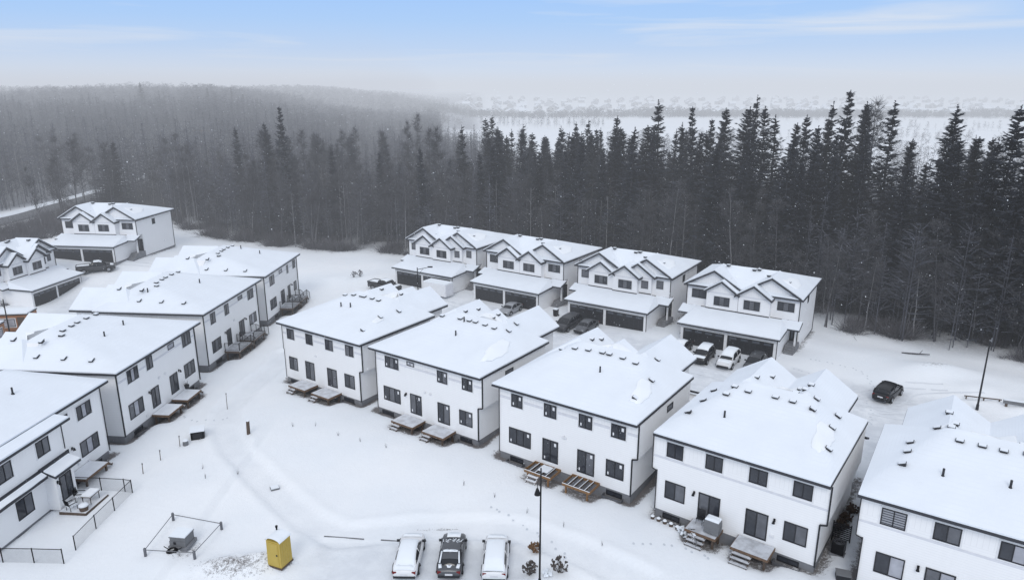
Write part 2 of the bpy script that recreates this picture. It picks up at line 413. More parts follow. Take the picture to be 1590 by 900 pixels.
def build_ground():
    xs = grade(-62, 62, .34, (-6000, 6000)); ys = grade(36, 124, .34, (-300, 9000))
    X, Y = np.meshgrid(xs, ys); Z = ground(X, Y)
    nx, ny = len(xs), len(ys)
    co = np.stack([X, Y, Z], -1).reshape(-1, 3)
    i = np.arange(nx*ny).reshape(ny, nx)
    F = np.stack([i[:-1,:-1], i[:-1,1:], i[1:,1:], i[1:,:-1]], -1).reshape(-1, 4)
    me = bpy.data.meshes.new('ground')
    me.vertices.add(len(co)); me.vertices.foreach_set('co', co.ravel())
    me.loops.add(F.size); me.loops.foreach_set('vertex_index', F.ravel().astype(np.int32))
    me.polygons.add(len(F)); me.polygons.foreach_set('loop_start', np.arange(0, F.size, 4, dtype=np.int32))
    me.polygons.foreach_set('use_smooth', np.ones(len(F), bool))
    me.update(); me.validate()
    x, y = co[:,0], co[:,1]
    soil_shade = np.zeros(len(x))
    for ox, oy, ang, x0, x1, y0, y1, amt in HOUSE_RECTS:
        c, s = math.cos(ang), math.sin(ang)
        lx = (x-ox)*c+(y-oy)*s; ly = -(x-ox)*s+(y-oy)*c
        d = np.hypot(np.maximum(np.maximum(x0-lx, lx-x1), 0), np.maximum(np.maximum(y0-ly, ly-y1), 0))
        soil_shade = np.maximum(soil_shade, amt*(1-sstep(.15, 1.25, d + .5*(vnoise(x, y, 1.3, 8)-.5))))
    for cx, cy, rx, ry, h in ((-19.4,42.3,3.6,1.5,.50),(-17,42.7,1.8,1.2,.45),(-24.6,77.5,1.6,5.0,.60),(48.5,75.8,2.6,1.5,.42),(-23.9,43.9,1.4,.8,.4),(-16.3,42.9,1.2,1.0,.6),(-5.5,47.6,2.5,.35,.45),(-23.2,44.6,.5,1.2,.5),(-29.9,61.3,.9,.8,.5)):
        soil_shade = np.maximum(soil_shade, h*np.exp(-(((x-cx)/rx)**2+((y-cy)/ry)**2)))
    track = np.zeros(len(x))
    t = (x-4.27)*VB[0]+(y-54.34)*VB[1]; s_ = (x-4.27)*UB[0]+(y-54.34)*UB[1]
    street = sstep(16, 18, t)*(1-sstep(33, 36, t))*sstep(-42, -36, s_)*(1-sstep(24, 34, s_))
    track = np.maximum(track, .62*street)
    lot = sstep(-15, -14, x)*(1-sstep(45.6, 46.4, y))*(1-sstep(.6, 1.4, x))
    track = np.maximum(track, .42*lot)
    for cx in (-7.35, -4.35, -1.1):  # packed snow round each parked car, its darkness doubling as contact shade
        track = np.maximum(track, .85*np.exp(-(((x-cx)/1.35)**4+((y-42.5)/3.0)**4)))
    for cx, cy, rx, ry in ((40.2,68.9,3.2,2.6),(42.6,68.0,2.6,1.2),(7,90,3.5,4),(25,79,5,4),(-66,104,3.5,7),(-72,124,6,4)):
        track = np.maximum(track, .75*np.exp(-(((x-cx)/rx)**2+((y-cy)/ry)**2)))
    pd = seg_dist(x, y, PATH); track = np.maximum(track, .16*(1-sstep(.8, 1.3, pd)))
    foot = seg_dist(x, y, [(33,77),(36,72),(37,66),(34,62)]); track = np.maximum(track, .5*np.exp(-(foot/.5)**2))
    gap = seg_dist(x, y, [(21.6,39.5),(27,47),(31,53)]); track = np.maximum(track, .7*np.exp(-(gap/1.3)**2))
    fe = forest_edge(x)
    fst = sstep(-1.0, 15, y-fe+10*(vnoise(x, y, 6, 9)-.5)) * (1-np.where(y > 600, sstep(-.06, -.03, x/np.maximum(y,1)), sstep(-.14, -.04, x/np.maximum(y,1)))*sstep(240, 300, y))
    fst = np.where((x > -106) & (x < -92) & (y > 95), np.maximum(fst*.6, .3), fst)
    q_ = x/np.maximum(y, 1); fst = np.where((q_ > -.22) & (q_ < -.13) & (y > 985) & (y < 1130), 0.0, fst)
    road = (x > -116.5) & (x < -106) & (y > 60) & (y < 262); fst = np.where(road, 0.0, fst)
    for nm, arr in (('soil_shade', soil_shade), ('track', track), ('forest', fst)):
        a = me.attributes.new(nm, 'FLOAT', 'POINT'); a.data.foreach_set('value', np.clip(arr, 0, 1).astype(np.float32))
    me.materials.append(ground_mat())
    tag(link('ground', me), 'snow covered ground', None, None, 'structure')

# ------------------------------------------------------------------ house pieces
def face_map(kind, off, x_sign=1):
    """(s, d, z) on a wall -> house coordinates; d is the distance proud of the wall"""
    if kind == 'rear':  return lambda p: (p[0], off-p[1], p[2])
    if kind == 'front': return lambda p: (-p[0], off+p[1], p[2])
    if kind == 'right': return lambda p: (off+p[1], p[0], p[2])
    if kind == 'left':  return lambda p: (off-p[1], p[0], p[2])

PANE_MATS = None
def window(parent, T, s0, s1, z0, z1, panes=(0, 0), name='window', casing=True, stickers=False, fr=.07):
    """frame, mullions and white casing in one mesh; the panes its child; pane codes pick glass 0..3"""
    b = MB(); b.T = T
    f = fr
    b.box(s0, s1, -.02, .055, z0, z0+f); b.box(s0, s1, -.02, .055, z1-f, z1)
    b.box(s0, s0+f, -.02, .053, z0+f, z1-f); b.box(s1-f, s1, -.02, .053, z0+f, z1-f)
    n = len(panes); w = (s1-s0-2*f)/n
    for k in range(1, n): b.box(s0+f+w*k-f*.45, s0+f+w*k+f*.45, -.02, .05, z0+f, z1-f)
    if casing:
        c = .11
        b.box(s0-c, s1+c, -.02, .025, z1+.002, z1+c, 1); b.box(s0-c, s1+c, -.02, .03, z0-c, z0-.002, 1)
        b.box(s0-c, s0-.002, -.02, .022, z0, z1, 1); b.box(s1+.002, s1+c, -.02, .022, z0, z1, 1)
    o = b.build(name, [M['trim'], M['casing']], parent)
    p = MB(); p.T = T
    for k, code in enumerate(panes):
        a0, a1 = s0+f+w*k, s0+f+w*(k+1)
        p.box(a0, a1, -.02, .018, z0+f, z1-f, code)
    p.build('pane', [M['glass'], M['glass_mid'], M['glass_light'], M['blind']], o)
    if stickers:
        q = MB(); q.T = T
        q.box(s1-f-.32, s1-f-.12, .019, .022, z1-f-.42, z1-f-.12); q.build('sticker', M['sticker'], o)
        q = MB(); q.T = T; q.box(s0+f+.08, s0+f+.2, .019, .022, z0+f+.1, z0+f+.35); q.build('sticker', M['sticker'], o)
    return o

def snow_sheet(b, name, mat, parent, seed=0, cuts=7, amp=.026):
    import bmesh
    from mathutils import noise
    me = b.mesh(name, mat)
    bm = bmesh.new(); bm.from_mesh(me)
    bmesh.ops.subdivide_edges(bm, edges=bm.edges[:], cuts=cuts, use_grid_fill=True)
    bmesh.ops.triangulate(bm, faces=[f for f in bm.faces if len(f.verts) > 4])
    bm.normal_update()
    for v in bm.verts:
        p = v.co
        n = noise.noise(Vector((p.x*.55+seed*7, p.y*.55, p.z*.3)))*amp + noise.noise(Vector((p.x*1.9, p.y*1.9+seed*3, 4)))*amp*.55
        if v.normal.z > .25: p.z += max(n, -.05)+.012
        elif v.normal.z > -.2: p.x += v.normal.x*n*.8; p.y += v.normal.y*n*.8
    bm.to_mesh(me); bm.free()
    me.polygons.foreach_set('use_smooth', [True]*len(me.polygons)); me.set_sharp_from_angle(angle=R(38)); me.update()
    return link(name, me, parent)

def hip_polys(W, y0, yF, ze, zr, yr, rx, e=0.0, cx=0.0):
    a, b, c, d = (cx-W/2+e, y0+e, ze), (cx+W/2-e, y0+e, ze), (cx+W/2-e, yF-e, ze), (cx-W/2+e, yF-e, ze)
    l, r = (cx-rx, yr, zr), (cx+rx, yr, zr)
    return [[a, b, r, l], [b, c, r], [c, d, l, r], [d, a, l]]

def gable_polys(px, pz, hw, slope, ya, yb, e=0.0, back=0.0):
    h = hw-e; ez = pz-slope*h
    if back:
        r = ya+back
        return [[(px-h, ya, ez), (px, r, pz), (px, yb, pz), (px-h, yb, ez)], [(px, r, pz), (px+h, ya, ez), (px+h, yb, ez), (px, yb, pz)], [(px-h, ya, ez), (px+h, ya, ez), (px, r, pz)]]
    return [[(px-h, ya, ez), (px, ya, pz), (px, yb, pz), (px-h, yb, ez)], [(px, ya, pz), (px+h, ya, ez), (px+h, yb, ez), (px, yb, pz)]]

def vent_mesh():
    b = MB()
    b.box(-.20, .20, -.21, .18, -.04, .14); b.box(-.26, .26, -.26, .13, .14, .17); b.box(-.22, .22, -.19, .16, .171, .225, 1)
    return b.mesh('roof_vent', [M['vent'], M['roof_snow']])
def stack_mesh():
    b = MB(); b.tube((0,0,-.1), (0,0,.55), .075, n=10); b.tube((0,0,-.05), (0,0,.06), .15, .1, n=10)
    return b.mesh('vent_stack', M['vent'])
VENT, STACK = vent_mesh(), stack_mesh()

def blob(parent, name, pts, zf, h, mat, seed=0):
    """a smooth lobe of deeper snow lying on a roof: outline pts (x,y), heights from zf(x,y)"""
    rnd = random.Random(seed); cx = sum(p[0] for p in pts)/len(pts); cy = sum(p[1] for p in pts)/len(pts)
    ring = []
    n = len(pts)
    for k in range(n):
        a, b = pts[k], pts[(k+1)%n]
        for t in (0, .25, .5, .75):
            j = .06*math.hypot(b[0]-a[0], b[1]-a[1])
            ring.append((a[0]+(b[0]-a[0])*t+rnd.uniform(-j,j), a[1]+(b[1]-a[1])*t+rnd.uniform(-j,j)))
    b = MB(); loops = []
    for s, dz in ((1.0, -.03), (.985, .5), (.93, .8), (.75, .95), (.45, 1.0), (.15, 1.0)):
        loops.append([(cx+(x-cx)*s, cy+(y-cy)*s, zf(cx+(x-cx)*s, cy+(y-cy)*s)+.13+h*dz) for x, y in ring])
    b.loft(loops); b.build(name, mat, parent, True)

def garage_door(parent, T, s0, s1, z0, z1, glazed=True):
    b = MB(); b.T = T
    b.box(s0, s1, -.05, .03, z0, z1)
    n = 4; h = (z1-z0)/n
    for k in range(1, n): b.box(s0+.01, s1-.01, .0, .034, z0+h*k-.018, z0+h*k+.018, 1)
    m = 8; w = (s1-s0)/m
    for k in range(m):
        for r in range(n):
            if glazed and r == n-1: continue
            a0, a1, b0, b1 = s0+w*k+.06, s0+w*(k+1)-.06, z0+h*r+.09, z0+h*(r+1)-.09
            b.box(a0, a1, .0, .036, b0, b1, 2)
    o = b.build('garage_door', [M['garage'], M['garage_line'], M['trim']], parent)
    if glazed:
        g = MB(); g.T = T
        for k in range(4):
            c = s0+(s1-s0)*(k+.5)/4
            g.box(c-.42, c+.42, .0, .04, z1-h+.13, z1-.13)
        g.build('door_window', M['garage_glass'], o)
    return o

def wall_lamp(parent, T, s, z):
    b = MB(); b.T = T
    b.box(s-.07, s+.07, .0, .05, z-.12, z+.14); b.bar((s, .05, z+.08), (s, .22, z+.1), .05, .05); b.tube((s, .22, z+.08), (s, .22, z-.14), .05, .12, n=10)
    b.build('wall_lamp', M['black_metal'], parent)

def wall_vent(parent, T, s, z):
    b = MB(); b.T = T
    b.box(s-.13, s+.13, 0, .06, z-.13, z+.13); b.box(s-.1, s+.1, .06, .13, z-.02, z+.1)
    b.build('wall_vent', M['casing'], parent)

def basement_window(parent, T, s0, s1, z0, z1):
    o = window(parent, T, s0, s1, z0, z1, (0, 0), 'basement_window', False)
    w = MB(); w.T = T
    w.box(s0-.16, s0-.12, .06, .55, z0-.3, z0+.12); w.box(s1+.12, s1+.16, .06, .55, z0-.3, z0+.12); w.box(s0-.12, s1+.12, .51, .55, z0-.3, z0+.12)
    w.build('window_well', M['grey_metal'], o)

def deck(parent, x0, x1, depth, z, mat, steps=('front', 0, 2), sw=.95, railing=False, legs=True, edge='rim_wood'):
    b = MB()
    b.box(x0, x1, -depth, -.05, z-.10, z)
    o = b.build('deck', M[mat], parent)
    e = MB(); e.box(x0-.03, x1+.03, -depth-.045, -depth-.003, z-.19, z-.012)
    e.box(x0-.045, x0-.003, -depth, -.05, z-.24, z-.012); e.box(x1+.003, x1+.045, -depth, -.05, z-.24, z-.012)
    e.build('rim_board', M[edge], o)
    for x in (x0+.2, x1-.2):
        for yy in (-depth+.15, -.28): g = MB(); g.box(x-.07, x+.07, yy-.07, yy+.07, z-1.2, z-.24); g.build('deck_leg', M['dark_wood'], o)
    side, pos, n = steps
    s = MB()
    if side == 'front':
        a = x0+pos
        for k in range(n):
            s.box(a, a+sw, -depth-.06-.30*(k+1), -depth-.06-.30*k-.02, z-.2*(k+1)-.05, z-.2*(k+1))
        s2 = MB()
        for q in (a+.06, a+sw-.06): s2.bar((q, -depth-.05, z-.22), (q, -depth-.06-.3*n, z-.22-.2*n), .05, .2)
    else:
        for k in range(n):
            s.box(x1+.06+.30*k+.02, x1+.06+.30*(k+1), -depth+.1, -depth+.1+sw, z-.2*(k+1)-.05, z-.2*(k+1))
        s2 = MB()
        for q in (-depth+.16, -depth+.04+sw): s2.bar((x1+.05, q, z-.22), (x1+.06+.3*n, q, z-.22-.2*n), .05, .2)
    s.build('step', M[mat], o); s2.build('stringer', M['dark_wood'], o)
    if railing:
        r = MB(); top = z+1.0
        def run(p, q):
            L_ = math.hypot(q[0]-p[0], q[1]-p[1]); m = max(1, int(L_/.14))
            r.bar((*p, top), (*q, top), .06, .05); r.bar((*p, z+.1), (*q, z+.1), .04, .04)
            for k in range(m+1):
                t = k/m; r.bar((p[0]+(q[0]-p[0])*t, p[1]+(q[1]-p[1])*t, z+.1), (p[0]+(q[0]-p[0])*t, p[1]+(q[1]-p[1])*t, top), .018, .018)
            for t in (0, 1): r.bar((p[0]+(q[0]-p[0])*t, p[1]+(q[1]-p[1])*t, z), (p[0]+(q[0]-p[0])*t, p[1]+(q[1]-p[1])*t, top+.04), .07, .07)
        run((x0+.05, -.12), (x0+.05, -depth+.05)); run((x0+.1, -depth+.05), (x1-.05, -depth+.05)); run((x1-.05, -depth+1.15), (x1-.05, -.12))
        for q in (-depth+.1, -depth+1.1):
            a, c = (x1, q, top), (x1+.3*n+.1, q, top-.2*n)
            r.bar(a, c, .06, .05)
            r.bar((c[0], q, c[2]), (c[0], q, c[2]-1.05), .06, .06)
            for k in range(1, 6):
                t = k/6; r.bar((a[0]+(c[0]-a[0])*t, q, a[2]+(c[2]-a[2])*t-1.0), (a[0]+(c[0]-a[0])*t, q, a[2]+(c[2]-a[2])*t), .018, .018)
        r.build('railing', M['black_metal'], o)
    return o

def joist_deck(parent, x0, x1, depth, z, step):
    b = MB(); w = .05
    b.box(x0, x1, -depth-w, -depth, z-.22, z); b.box(x0, x1, -.06, -.01, z-.22, z)
    b.box(x0, x0+w, -depth, -.06, z-.22, z); b.box(x1-w, x1, -depth, -.06, z-.22, z)
    o = b.build('deck_frame', M['lumber'], parent)
    j = MB(); n = 5; sn = MB()
    for k in range(1, n):
        x = x0+(x1-x0)*k/n; j.box(x-w/2, x+w/2, -depth, -.06, z-.2, z-.01); sn.box(x-w*.45, x+w*.45, -depth+.05, -.1, z-.009, z+.03)
    sn.box(x0+.01, x1-.01, -depth-w+.006, -depth-.006, z+.002, z+.04)
    j.build('joist', M['dark_wood'], o)
    for x in (x0+.25, x1-.35): l = MB(); l.box(x, x+.14, -depth-.01+.05, -depth+.16, z-1.0, z-.22); l.build('deck_leg', M['lumber'], o)
    if step:
        sn.box(x0+1.0, x0+2.0, -1.25, -.2, z+.004, z+.035)
        s = MB()
        for k in range(2): s.box(x0+.55, x0+1.55, -depth-.4-.3*k, -depth-.12-.3*k, z-.24*(k+1)-.06, z-.24*(k+1))
        for q in (x0+.6, x0+1.5): s.bar((q, -depth-.06, z-.26), (q, -depth-.75, z-.75), .05, .2)
        s.build('step', M['deck_snow'], o)
    sn.build('snow_ridge', M['snow'], o)

def downspout(parent, pts, w=.1):
    b = MB()
    for p, q in zip(pts, pts[1:]): b.bar(p, q, w, w)
    b.build('downspout', M['trim'], parent)

# ------------------------------------------------------------------ houses seen from the rear
def rear_house(label, group, O, ang, W, zoff, wl, wr, cant, windows, lower, doors, decks, wings, yF=11.2, vents=(), stacks=(), drifts=(), band=(4.6, 4.84), stickers=False,
               bsmt=(), lamps=(), wallvents=(), vents_hip=(), soil_shade=.75, zr=8.0, yr=8.2, rx=3.0, side_windows=(), snowmat='roof_snow'):
    """local x along the rear wall, y into the house; z=0 main floor. wl, wr: lower wall ends; cant = (left, right) overhang of the upper floor"""
    h = thing('townhouse', label, 'house', (O[0], O[1], zoff), R(ang), group)
    HOUSE_RECTS.append((O[0], O[1], R(ang), wl, wr, 0, 13.5, soil_shade))
    ze = 5.9
    ul, ur = wl-cant[0], wr+cant[1]
    ywing = max(w[4] for w in wings) - .5
    b = MB()
    b.box(wl, wr, 0, 11.0, -.7, 2.65)
    b.box(ul, ur, .002, 10.7, 2.65, ze-.32)
    for (px, pz, hw, sl, yk) in wings:
        x0, x1 = max(px-hw+.5, wl+.05), min(px+hw-.5, wr-.05)
        f = lambda x: pz-.25-sl*abs(x-px)
        b.prism([(x0, 2.5), (x1, 2.5), (x1, f(x1)), (px, pz-.25), (x0, f(x0))], 9.0, yk-.55)
    b.box(wl+.3, wr-.3, 10.5, ywing, -1.1, 2.49)
    b.build('wall', M['white'], h)
    c = MB(); c.box(wl+.02, wr-.02, .03, 13, -2.1, -.702); c.build('foundation', M['concrete'], h)
    # roof: dark deck, fascia line, snow on top
    r = MB(); r.shell(hip_polys(W, -.6, yF, ze, zr, yr, rx), .19)
    for (px, pz, hw, sl, yk) in wings: r.shell(gable_polys(px, pz, hw, sl, yr-.7, yk, 0, 2.4), .2)
    rf = r.build('roof', M['fascia'], h)
    s = MB(); s.shell(hip_polys(W, -.6, yF, ze, zr, yr, rx, .035), .12, .125)
    for (px, pz, hw, sl, yk) in wings: s.shell(gable_polys(px, pz, hw, sl, yr-.85, yk-.04, .035, 2.2), .12, .127)
    sn = snow_sheet(s, 'snow_cover', M[snowmat], rf, int(O[0]))
    slope = (zr-ze)/(yr+.6); hs = (zr-ze)/(W/2-rx)
    zrear = lambda x, y: min(ze+(y+.6)*slope, ze+(W/2-abs(x))*hs)
    def ztop(x, y):
        z = min(zrear(x, y), ze+(yF-y)*(zr-ze)/(yF-yr))
        for (px, pz, hw, sl, yk) in wings:
            if yr-1.0 < y < yk and abs(x-px) < hw: z = max(z, pz-sl*abs(x-px))
        return z
    for (x, y, hip) in vents:
        v = link('roof_vent', VENT, rf, (x, y, ztop(x, y)+.09)); v.rotation_euler = (math.atan(slope)*.8, 0, 0)
        if hip: v.rotation_euler = (0, math.atan(hs)*hip*.9, 0)
    for (x, y) in stacks: link('vent_stack', STACK, rf, (x, y, ztop(x, y)+.08))
    for k, (pts, hh) in enumerate(drifts): blob(rf, 'snow_drift', pts, ztop, hh, M['drift'], k)
    T = face_map('rear', 0)
    Tu = face_map('rear', .002)
    # light grey band between the upper windows
    bands = []
    cuts = sorted([(s0-.14, s1+.14) for s0, s1, z0, z1, p in windows if z0 < band[1] and z1 > band[0]]); a = ul
    for c0, c1 in cuts:
        if c0 > a: bands.append((a, c0))
        a = c1
    for a, c1 in bands+[(a, ur)]: bd = MB(); bd.T = T; bd.box(a, c1, -.02, .018, band[0], band[1]); bd.build('trim_band', M['band'], h)
    for s0, s1, z0, z1, p in windows: window(h, T, s0, s1, z0, z1, p, stickers=stickers)
    for s0, s1, z0, z1, p in lower: window(h, T, s0, s1, z0, z1, p, stickers=stickers, casing=False)
    for s0, s1, p in doors: window(h, T, s0, s1, -.12, 1.96, p, 'patio_door', False, stickers, .085)
    for s0, s1 in bsmt: basement_window(h, face_map('rear', .03), s0, s1, -1.3, -.86)
    for s_, z in lamps: wall_lamp(h, T, s_, z)
    for s_, z in wallvents: wall_vent(h, T, s_, z)
    for s0, s1, z0, z1 in side_windows: window(h, face_map('right', ur), s0, s1, z0, z1, (1,), casing=False)
    for d in decks:
        dx0, dx1 = (d[1], d[2]) if d[0] == 'joist' else (d[0][0], d[0][1])
        HOUSE_RECTS.append((O[0], O[1], R(ang), dx0+.25, dx1-.1, -1.55, 0, .64))  # bare melted soil under each deck, doubling as painted contact shade
        if d[0] == 'joist': joist_deck(h, *d[1:])
        else: deck(h, *d[0], **d[1])
    # gutters' downspouts follow the corners and the step of the overhang
    if cant[1] > .05: downspout(h, [(ur+.03, -.06, ze-.25), (ur+.03, -.06, 2.72), (wr+.03, -.06, 2.58), (wr+.03, -.06, -.75)])
    else: downspout(h, [(wr+.03, -.06, ze-.25), (wr+.03, -.06, -.75)])
    if cant[0] > .05: downspout(h, [(ul-.03, -.06, ze-.25), (ul-.03, -.06, 2.72), (wl-.03, -.06, 2.58), (wl-.03, -.06, -.75)], .055)
    else: downspout(h, [(wl-.03, -.06, ze-.25), (wl-.03, -.06, -.75)], .1 if label.startswith('left') or 'fence' in label else .055)
    # street side, out of sight from the rear
    Tf = face_map('front', ywing)
    for c_ in (-2.9, 2.9): garage_door(h, Tf, c_-2.4, c_+2.4, -.95, 1.5)
    fr = MB(); fr.shell([[(wl-.1, ywing-.3, 2.95), (wr+.1, ywing-.3, 2.95), (wr+.1, ywing+.9, 2.45), (wl-.1, ywing+.9, 2.45)]], .18); fr.build('porch_roof', M['fascia'], h)
    return h

DR = (0, 0); DM = (0, 1); DL = (1, 0)
def deck_(x0, x1, depth=1.9, z=-.48, mat='deck', **k): return ((x0, x1, depth, z, mat), k)

ROWB = 'white townhouses in the middle row, backs to the lawn'
V_ROW = [(-3.6,7.0,0),(-1.3,7.2,0),(-.1,7.2,0),(.7,7.2,0),(2.0,7.1,0),(3.3,6.9,0)]
V_HIP = [(5.4,1.9,1),(4.9,4.4,1),(5.2,7.2,1)]
def build_middle_row():
    rear_house('white townhouse farthest left in the middle row, two snowy stoops at its back', ROWB, (-20.6,71.86), -34.3, 13.2, 0, -6.2, 5.75, (.1,.5),
        [(-5.55,-4.35,4.05,5.25,DM),(-2.42,-1.3,4.05,5.25,DR),(.7,1.9,4.05,5.25,DM),(3.8,5.0,4.05,5.25,DL)],
        [(-5.55,-4.15,.4,1.92,DM),(3.4,4.9,.4,1.92,DM)], [(-2.83,-1.37,DM),(.71,2.2,DM)],
        [deck_(-3.6,-1.0,steps=('front',.35,2)),deck_(.1,2.75,steps=('front',.25,3))],
        [(-2.4,7.75,2.9,.66,13.6),(-.3,7.3,2.0,.66,15.2),(2.5,7.75,2.75,.66,15.2)], rx=2.6,
        vents=[(-3.3,6.9,0),(-2.2,7.2,0),(-1,7.3,0),(-.6,7.3,0),(.7,7.3,0),(1.8,7.2,0),(-2.0,11.5,0),(.2,12.5,0),(4.9,1.6,1),(4.5,4.6,1),(4.6,7.4,1)], stacks=[(-1.6,4.6),(-.4,4.9)],
        drifts=[([(-2.2,9),(1.8,9),(.9,11.5),(-.2,12.5),(-1.2,11)],.10),([(4.5,3.2),(5.0,3.2),(5.0,4.6),(4.4,4.9)],.06)], bsmt=[(-5.6,-4.5),(3.1,4.6)], wallvents=[(-1.0,2.9)], band=(4.5,4.74))
    rear_house('white townhouse second from left in the middle row, long snow slab on its roof edge', ROWB, (-8.38,63.56), -34.7, 14.2, 0, -6.6, 6.4, (.05,.52),
        [(-5.33,-3.49,4.05,5.25,(0,1,0)),(-2.36,-1.39,4.86,5.31,(2,)),(1.53,2.78,4.07,5.27,DM),(4.55,5.78,4.05,5.25,DR)],
        [(-5.7,-3.41,.4,1.92,(0,1,0)),(4.15,5.71,.42,1.92,DM)], [(-2.08,-.6,DL),(1.48,2.97,DM)],
        [deck_(-2.95,-.2,1.9,-.48,steps=('front',.3,2)),deck_(1.03,3.65,1.9,-.48,steps=('front',.25,3))],
        [(-3.9,7.85,3.1,.64,13.9),(-.9,7.4,2.1,.66,13.3),(2.85,7.8,2.75,.68,15.8)],
        vents=V_ROW+[(-3.2,10.4,0),(-2.9,12.3,0),(-.2,11.4,0),(-.3,12.5,0),(4.3,7.9,1),(3.6,10.3,1)], stacks=[(.3,4.4),(-.6,6.9)],
        drifts=[([(-3,8.9),(2.2,8.7),(1.2,10.8),(.4,12.4),(-1.8,11.2)],.10),([(6.1,1.7),(6.35,4.6),(5.4,6.6),(4.9,6.3),(4.9,3.6),(5.5,1.5)],.075)],
        bsmt=[(-6.1,-4.5),(4.2,5.6)], lamps=[(-2.6,1.75)], wallvents=[(-.1,2.55),(.6,2.55)], stickers=True, side_windows=[(3.6,4.9,4.5,5.2)])
    rear_house('white townhouse in the middle row with two unfinished timber joist decks', ROWB, (4.27,54.34), -35.1, 14.05, 0, -6.55, 6.48, (0,.46),
        [(-5.27,-4.08,4.05,5.27,DR),(-1.86,-.62,4.05,5.27,DR),(1.55,2.82,4.03,5.24,DR),(4.54,5.85,4.02,5.22,DR)],
        [(-5.52,-3.19,.45,1.98,(0,0,0)),(4.2,5.82,.4,1.92,DR)], [(-1.97,-.39,DR),(1.5,3.13,DM)],
        [('joist',-2.7,-.05,1.75,-.5,True),('joist',1.1,3.72,1.75,-.5,False)],
        [(-4.0,7.8,3.0,.64,13.3),(-.9,7.3,2.1,.66,13.0),(2.9,7.8,2.75,.68,15.5)],
        vents=[(-4.1,6.6,0),(-2.9,6.9,0),(-1.6,7.1,0),(-.2,7.2,0),(.5,7.2,0),(1.9,7.1,0),(3.3,6.8,0),(-3.3,10.8,0),(-2.9,12,0),(5.4,2.3,1),(5.2,5.9,1),(3.9,10,1)], stacks=[(1.0,4.5)],
        drifts=[([(-3,8.9),(2.2,8.7),(1.2,10.8),(.4,12.2),(-1.8,11.2)],.10),([(6.0,1.6),(6.1,4.0),(5.3,5.6),(4.7,5.3),(5.1,1.9)],.075)],
        bsmt=[(-5.4,-4.0),(4.3,5.75)], wallvents=[(.1,2.6),(.3,2.6)], stickers=True, side_windows=[(5.5,6.7,4.6,5.2)])
    h = rear_house('white townhouse in the middle row with one stoop heaped with covered things', ROWB, (16.13,45.34), -36.6, 12.7, 0, -6.05, 5.88, (.42,.45),
        [(-5.39,-4.07,4.03,5.24,DR),(-2.32,-1.03,4.07,5.25,DR),(.9,2.18,4.1,5.27,DR),(3.93,5.21,4.1,5.28,DR)],
        [(-5.35,-3.71,.5,1.98,DM),(3.62,5.21,.5,2.0,DM)], [(-2.64,-.97,DL),(.92,2.53,DM)],
        [deck_(-2.9,-.6,1.6,-.4,'deck_grey',steps=('front',.35,3),sw=1.3),deck_(.62,3.2,1.8,-.34,'deck_grey',steps=('front',.2,4),sw=1.35)],
        [(-2.6,7.8,3.0,.64,15.4),(2.0,7.8,2.75,.66,15.5)], rx=2.4,
        vents=[(-3.2,5.9,0),(-3.0,7.2,0),(-1.8,6.9,0),(.3,7.0,0),(1.6,7.0,0),(1.4,8.4,0),(-2.3,10.4,0),(-1.2,10.4,0),(-1.6,12.4,0),(1.7,10.2,0),(1.9,11.1,0),(1.2,10.8,0),(-4.9,2.6,-1),(-4.7,5.1,-1),(-4.8,7.6,-1),(2.9,8.6,1),(3.1,6.7,1),(4.6,8.4,1),(4.7,6.2,1),(5.2,3.2,1)],
        stacks=[(-2.3,3.2)], drifts=[([(-2.2,8.7),(1.2,8.3),(1.0,11.5),(-.6,12.4),(-1.0,11.0)],.12),([(4.9,2.0),(5.3,4.4),(4.8,6.6),(4.0,6.0),(4.2,2.6)],.06)],
        bsmt=[(-5.4,-4.0),(3.4,4.9)], lamps=[(-3.0,1.75),(2.95,1.75)], wallvents=[(2.9,.45)], band=(3.72,3.9), soil_shade=.62)
    rear_house('white townhouse cut by the right picture edge, slatted blind in an upper window', ROWB, (28.3,36.8), -34.2, 13.9, 0, -6.3, 6.2, (.42,.42),
        [(-5.5,-4.05,4.0,5.2,(3,3)),(-2.55,-1.1,4.05,5.25,DM),(.85,2.2,4.05,5.25,(0,2)),(3.9,5.2,4.05,5.25,DR)],
        [(-5.45,-3.75,.45,1.95,(0,2)),(3.6,5.2,.5,2.0,DM)], [(-2.6,-.95,(1,2)),(.9,2.5,DM)],
        [deck_(-3.0,-.6,1.7,-.4,'deck_grey',steps=('front',.3,3)),deck_(.6,3.0,1.7,-.4,'deck_grey',steps=('front',.3,3))],
        [(-2.8,7.8,3.0,.64,15.5),(2.4,7.8,2.8,.66,15.5)], rx=2.6,
        vents=[(-2.0,7.0,0),(-.7,7.0,0),(.5,7.0,0),(1.8,7.2,0),(-2.6,9.1,0),(-2.4,10.2,0),(-2.9,11.6,0),(1.6,8.6,0),(2.0,9.8,0),(2.4,11,0),(-4.9,3.2,-1),(-4.8,5.0,-1),(-4.8,6.6,-1),(-3.4,8.6,-1)],
        stacks=[(-2.6,3.1),(1.0,3.6)], drifts=[([(-2.2,8.7),(1.6,8.3),(1.2,11.5),(-.4,12.6),(-1.3,11)],.12)], lamps=[(-3.0,1.75)], band=(3.75,3.92), soil_shade=.7)

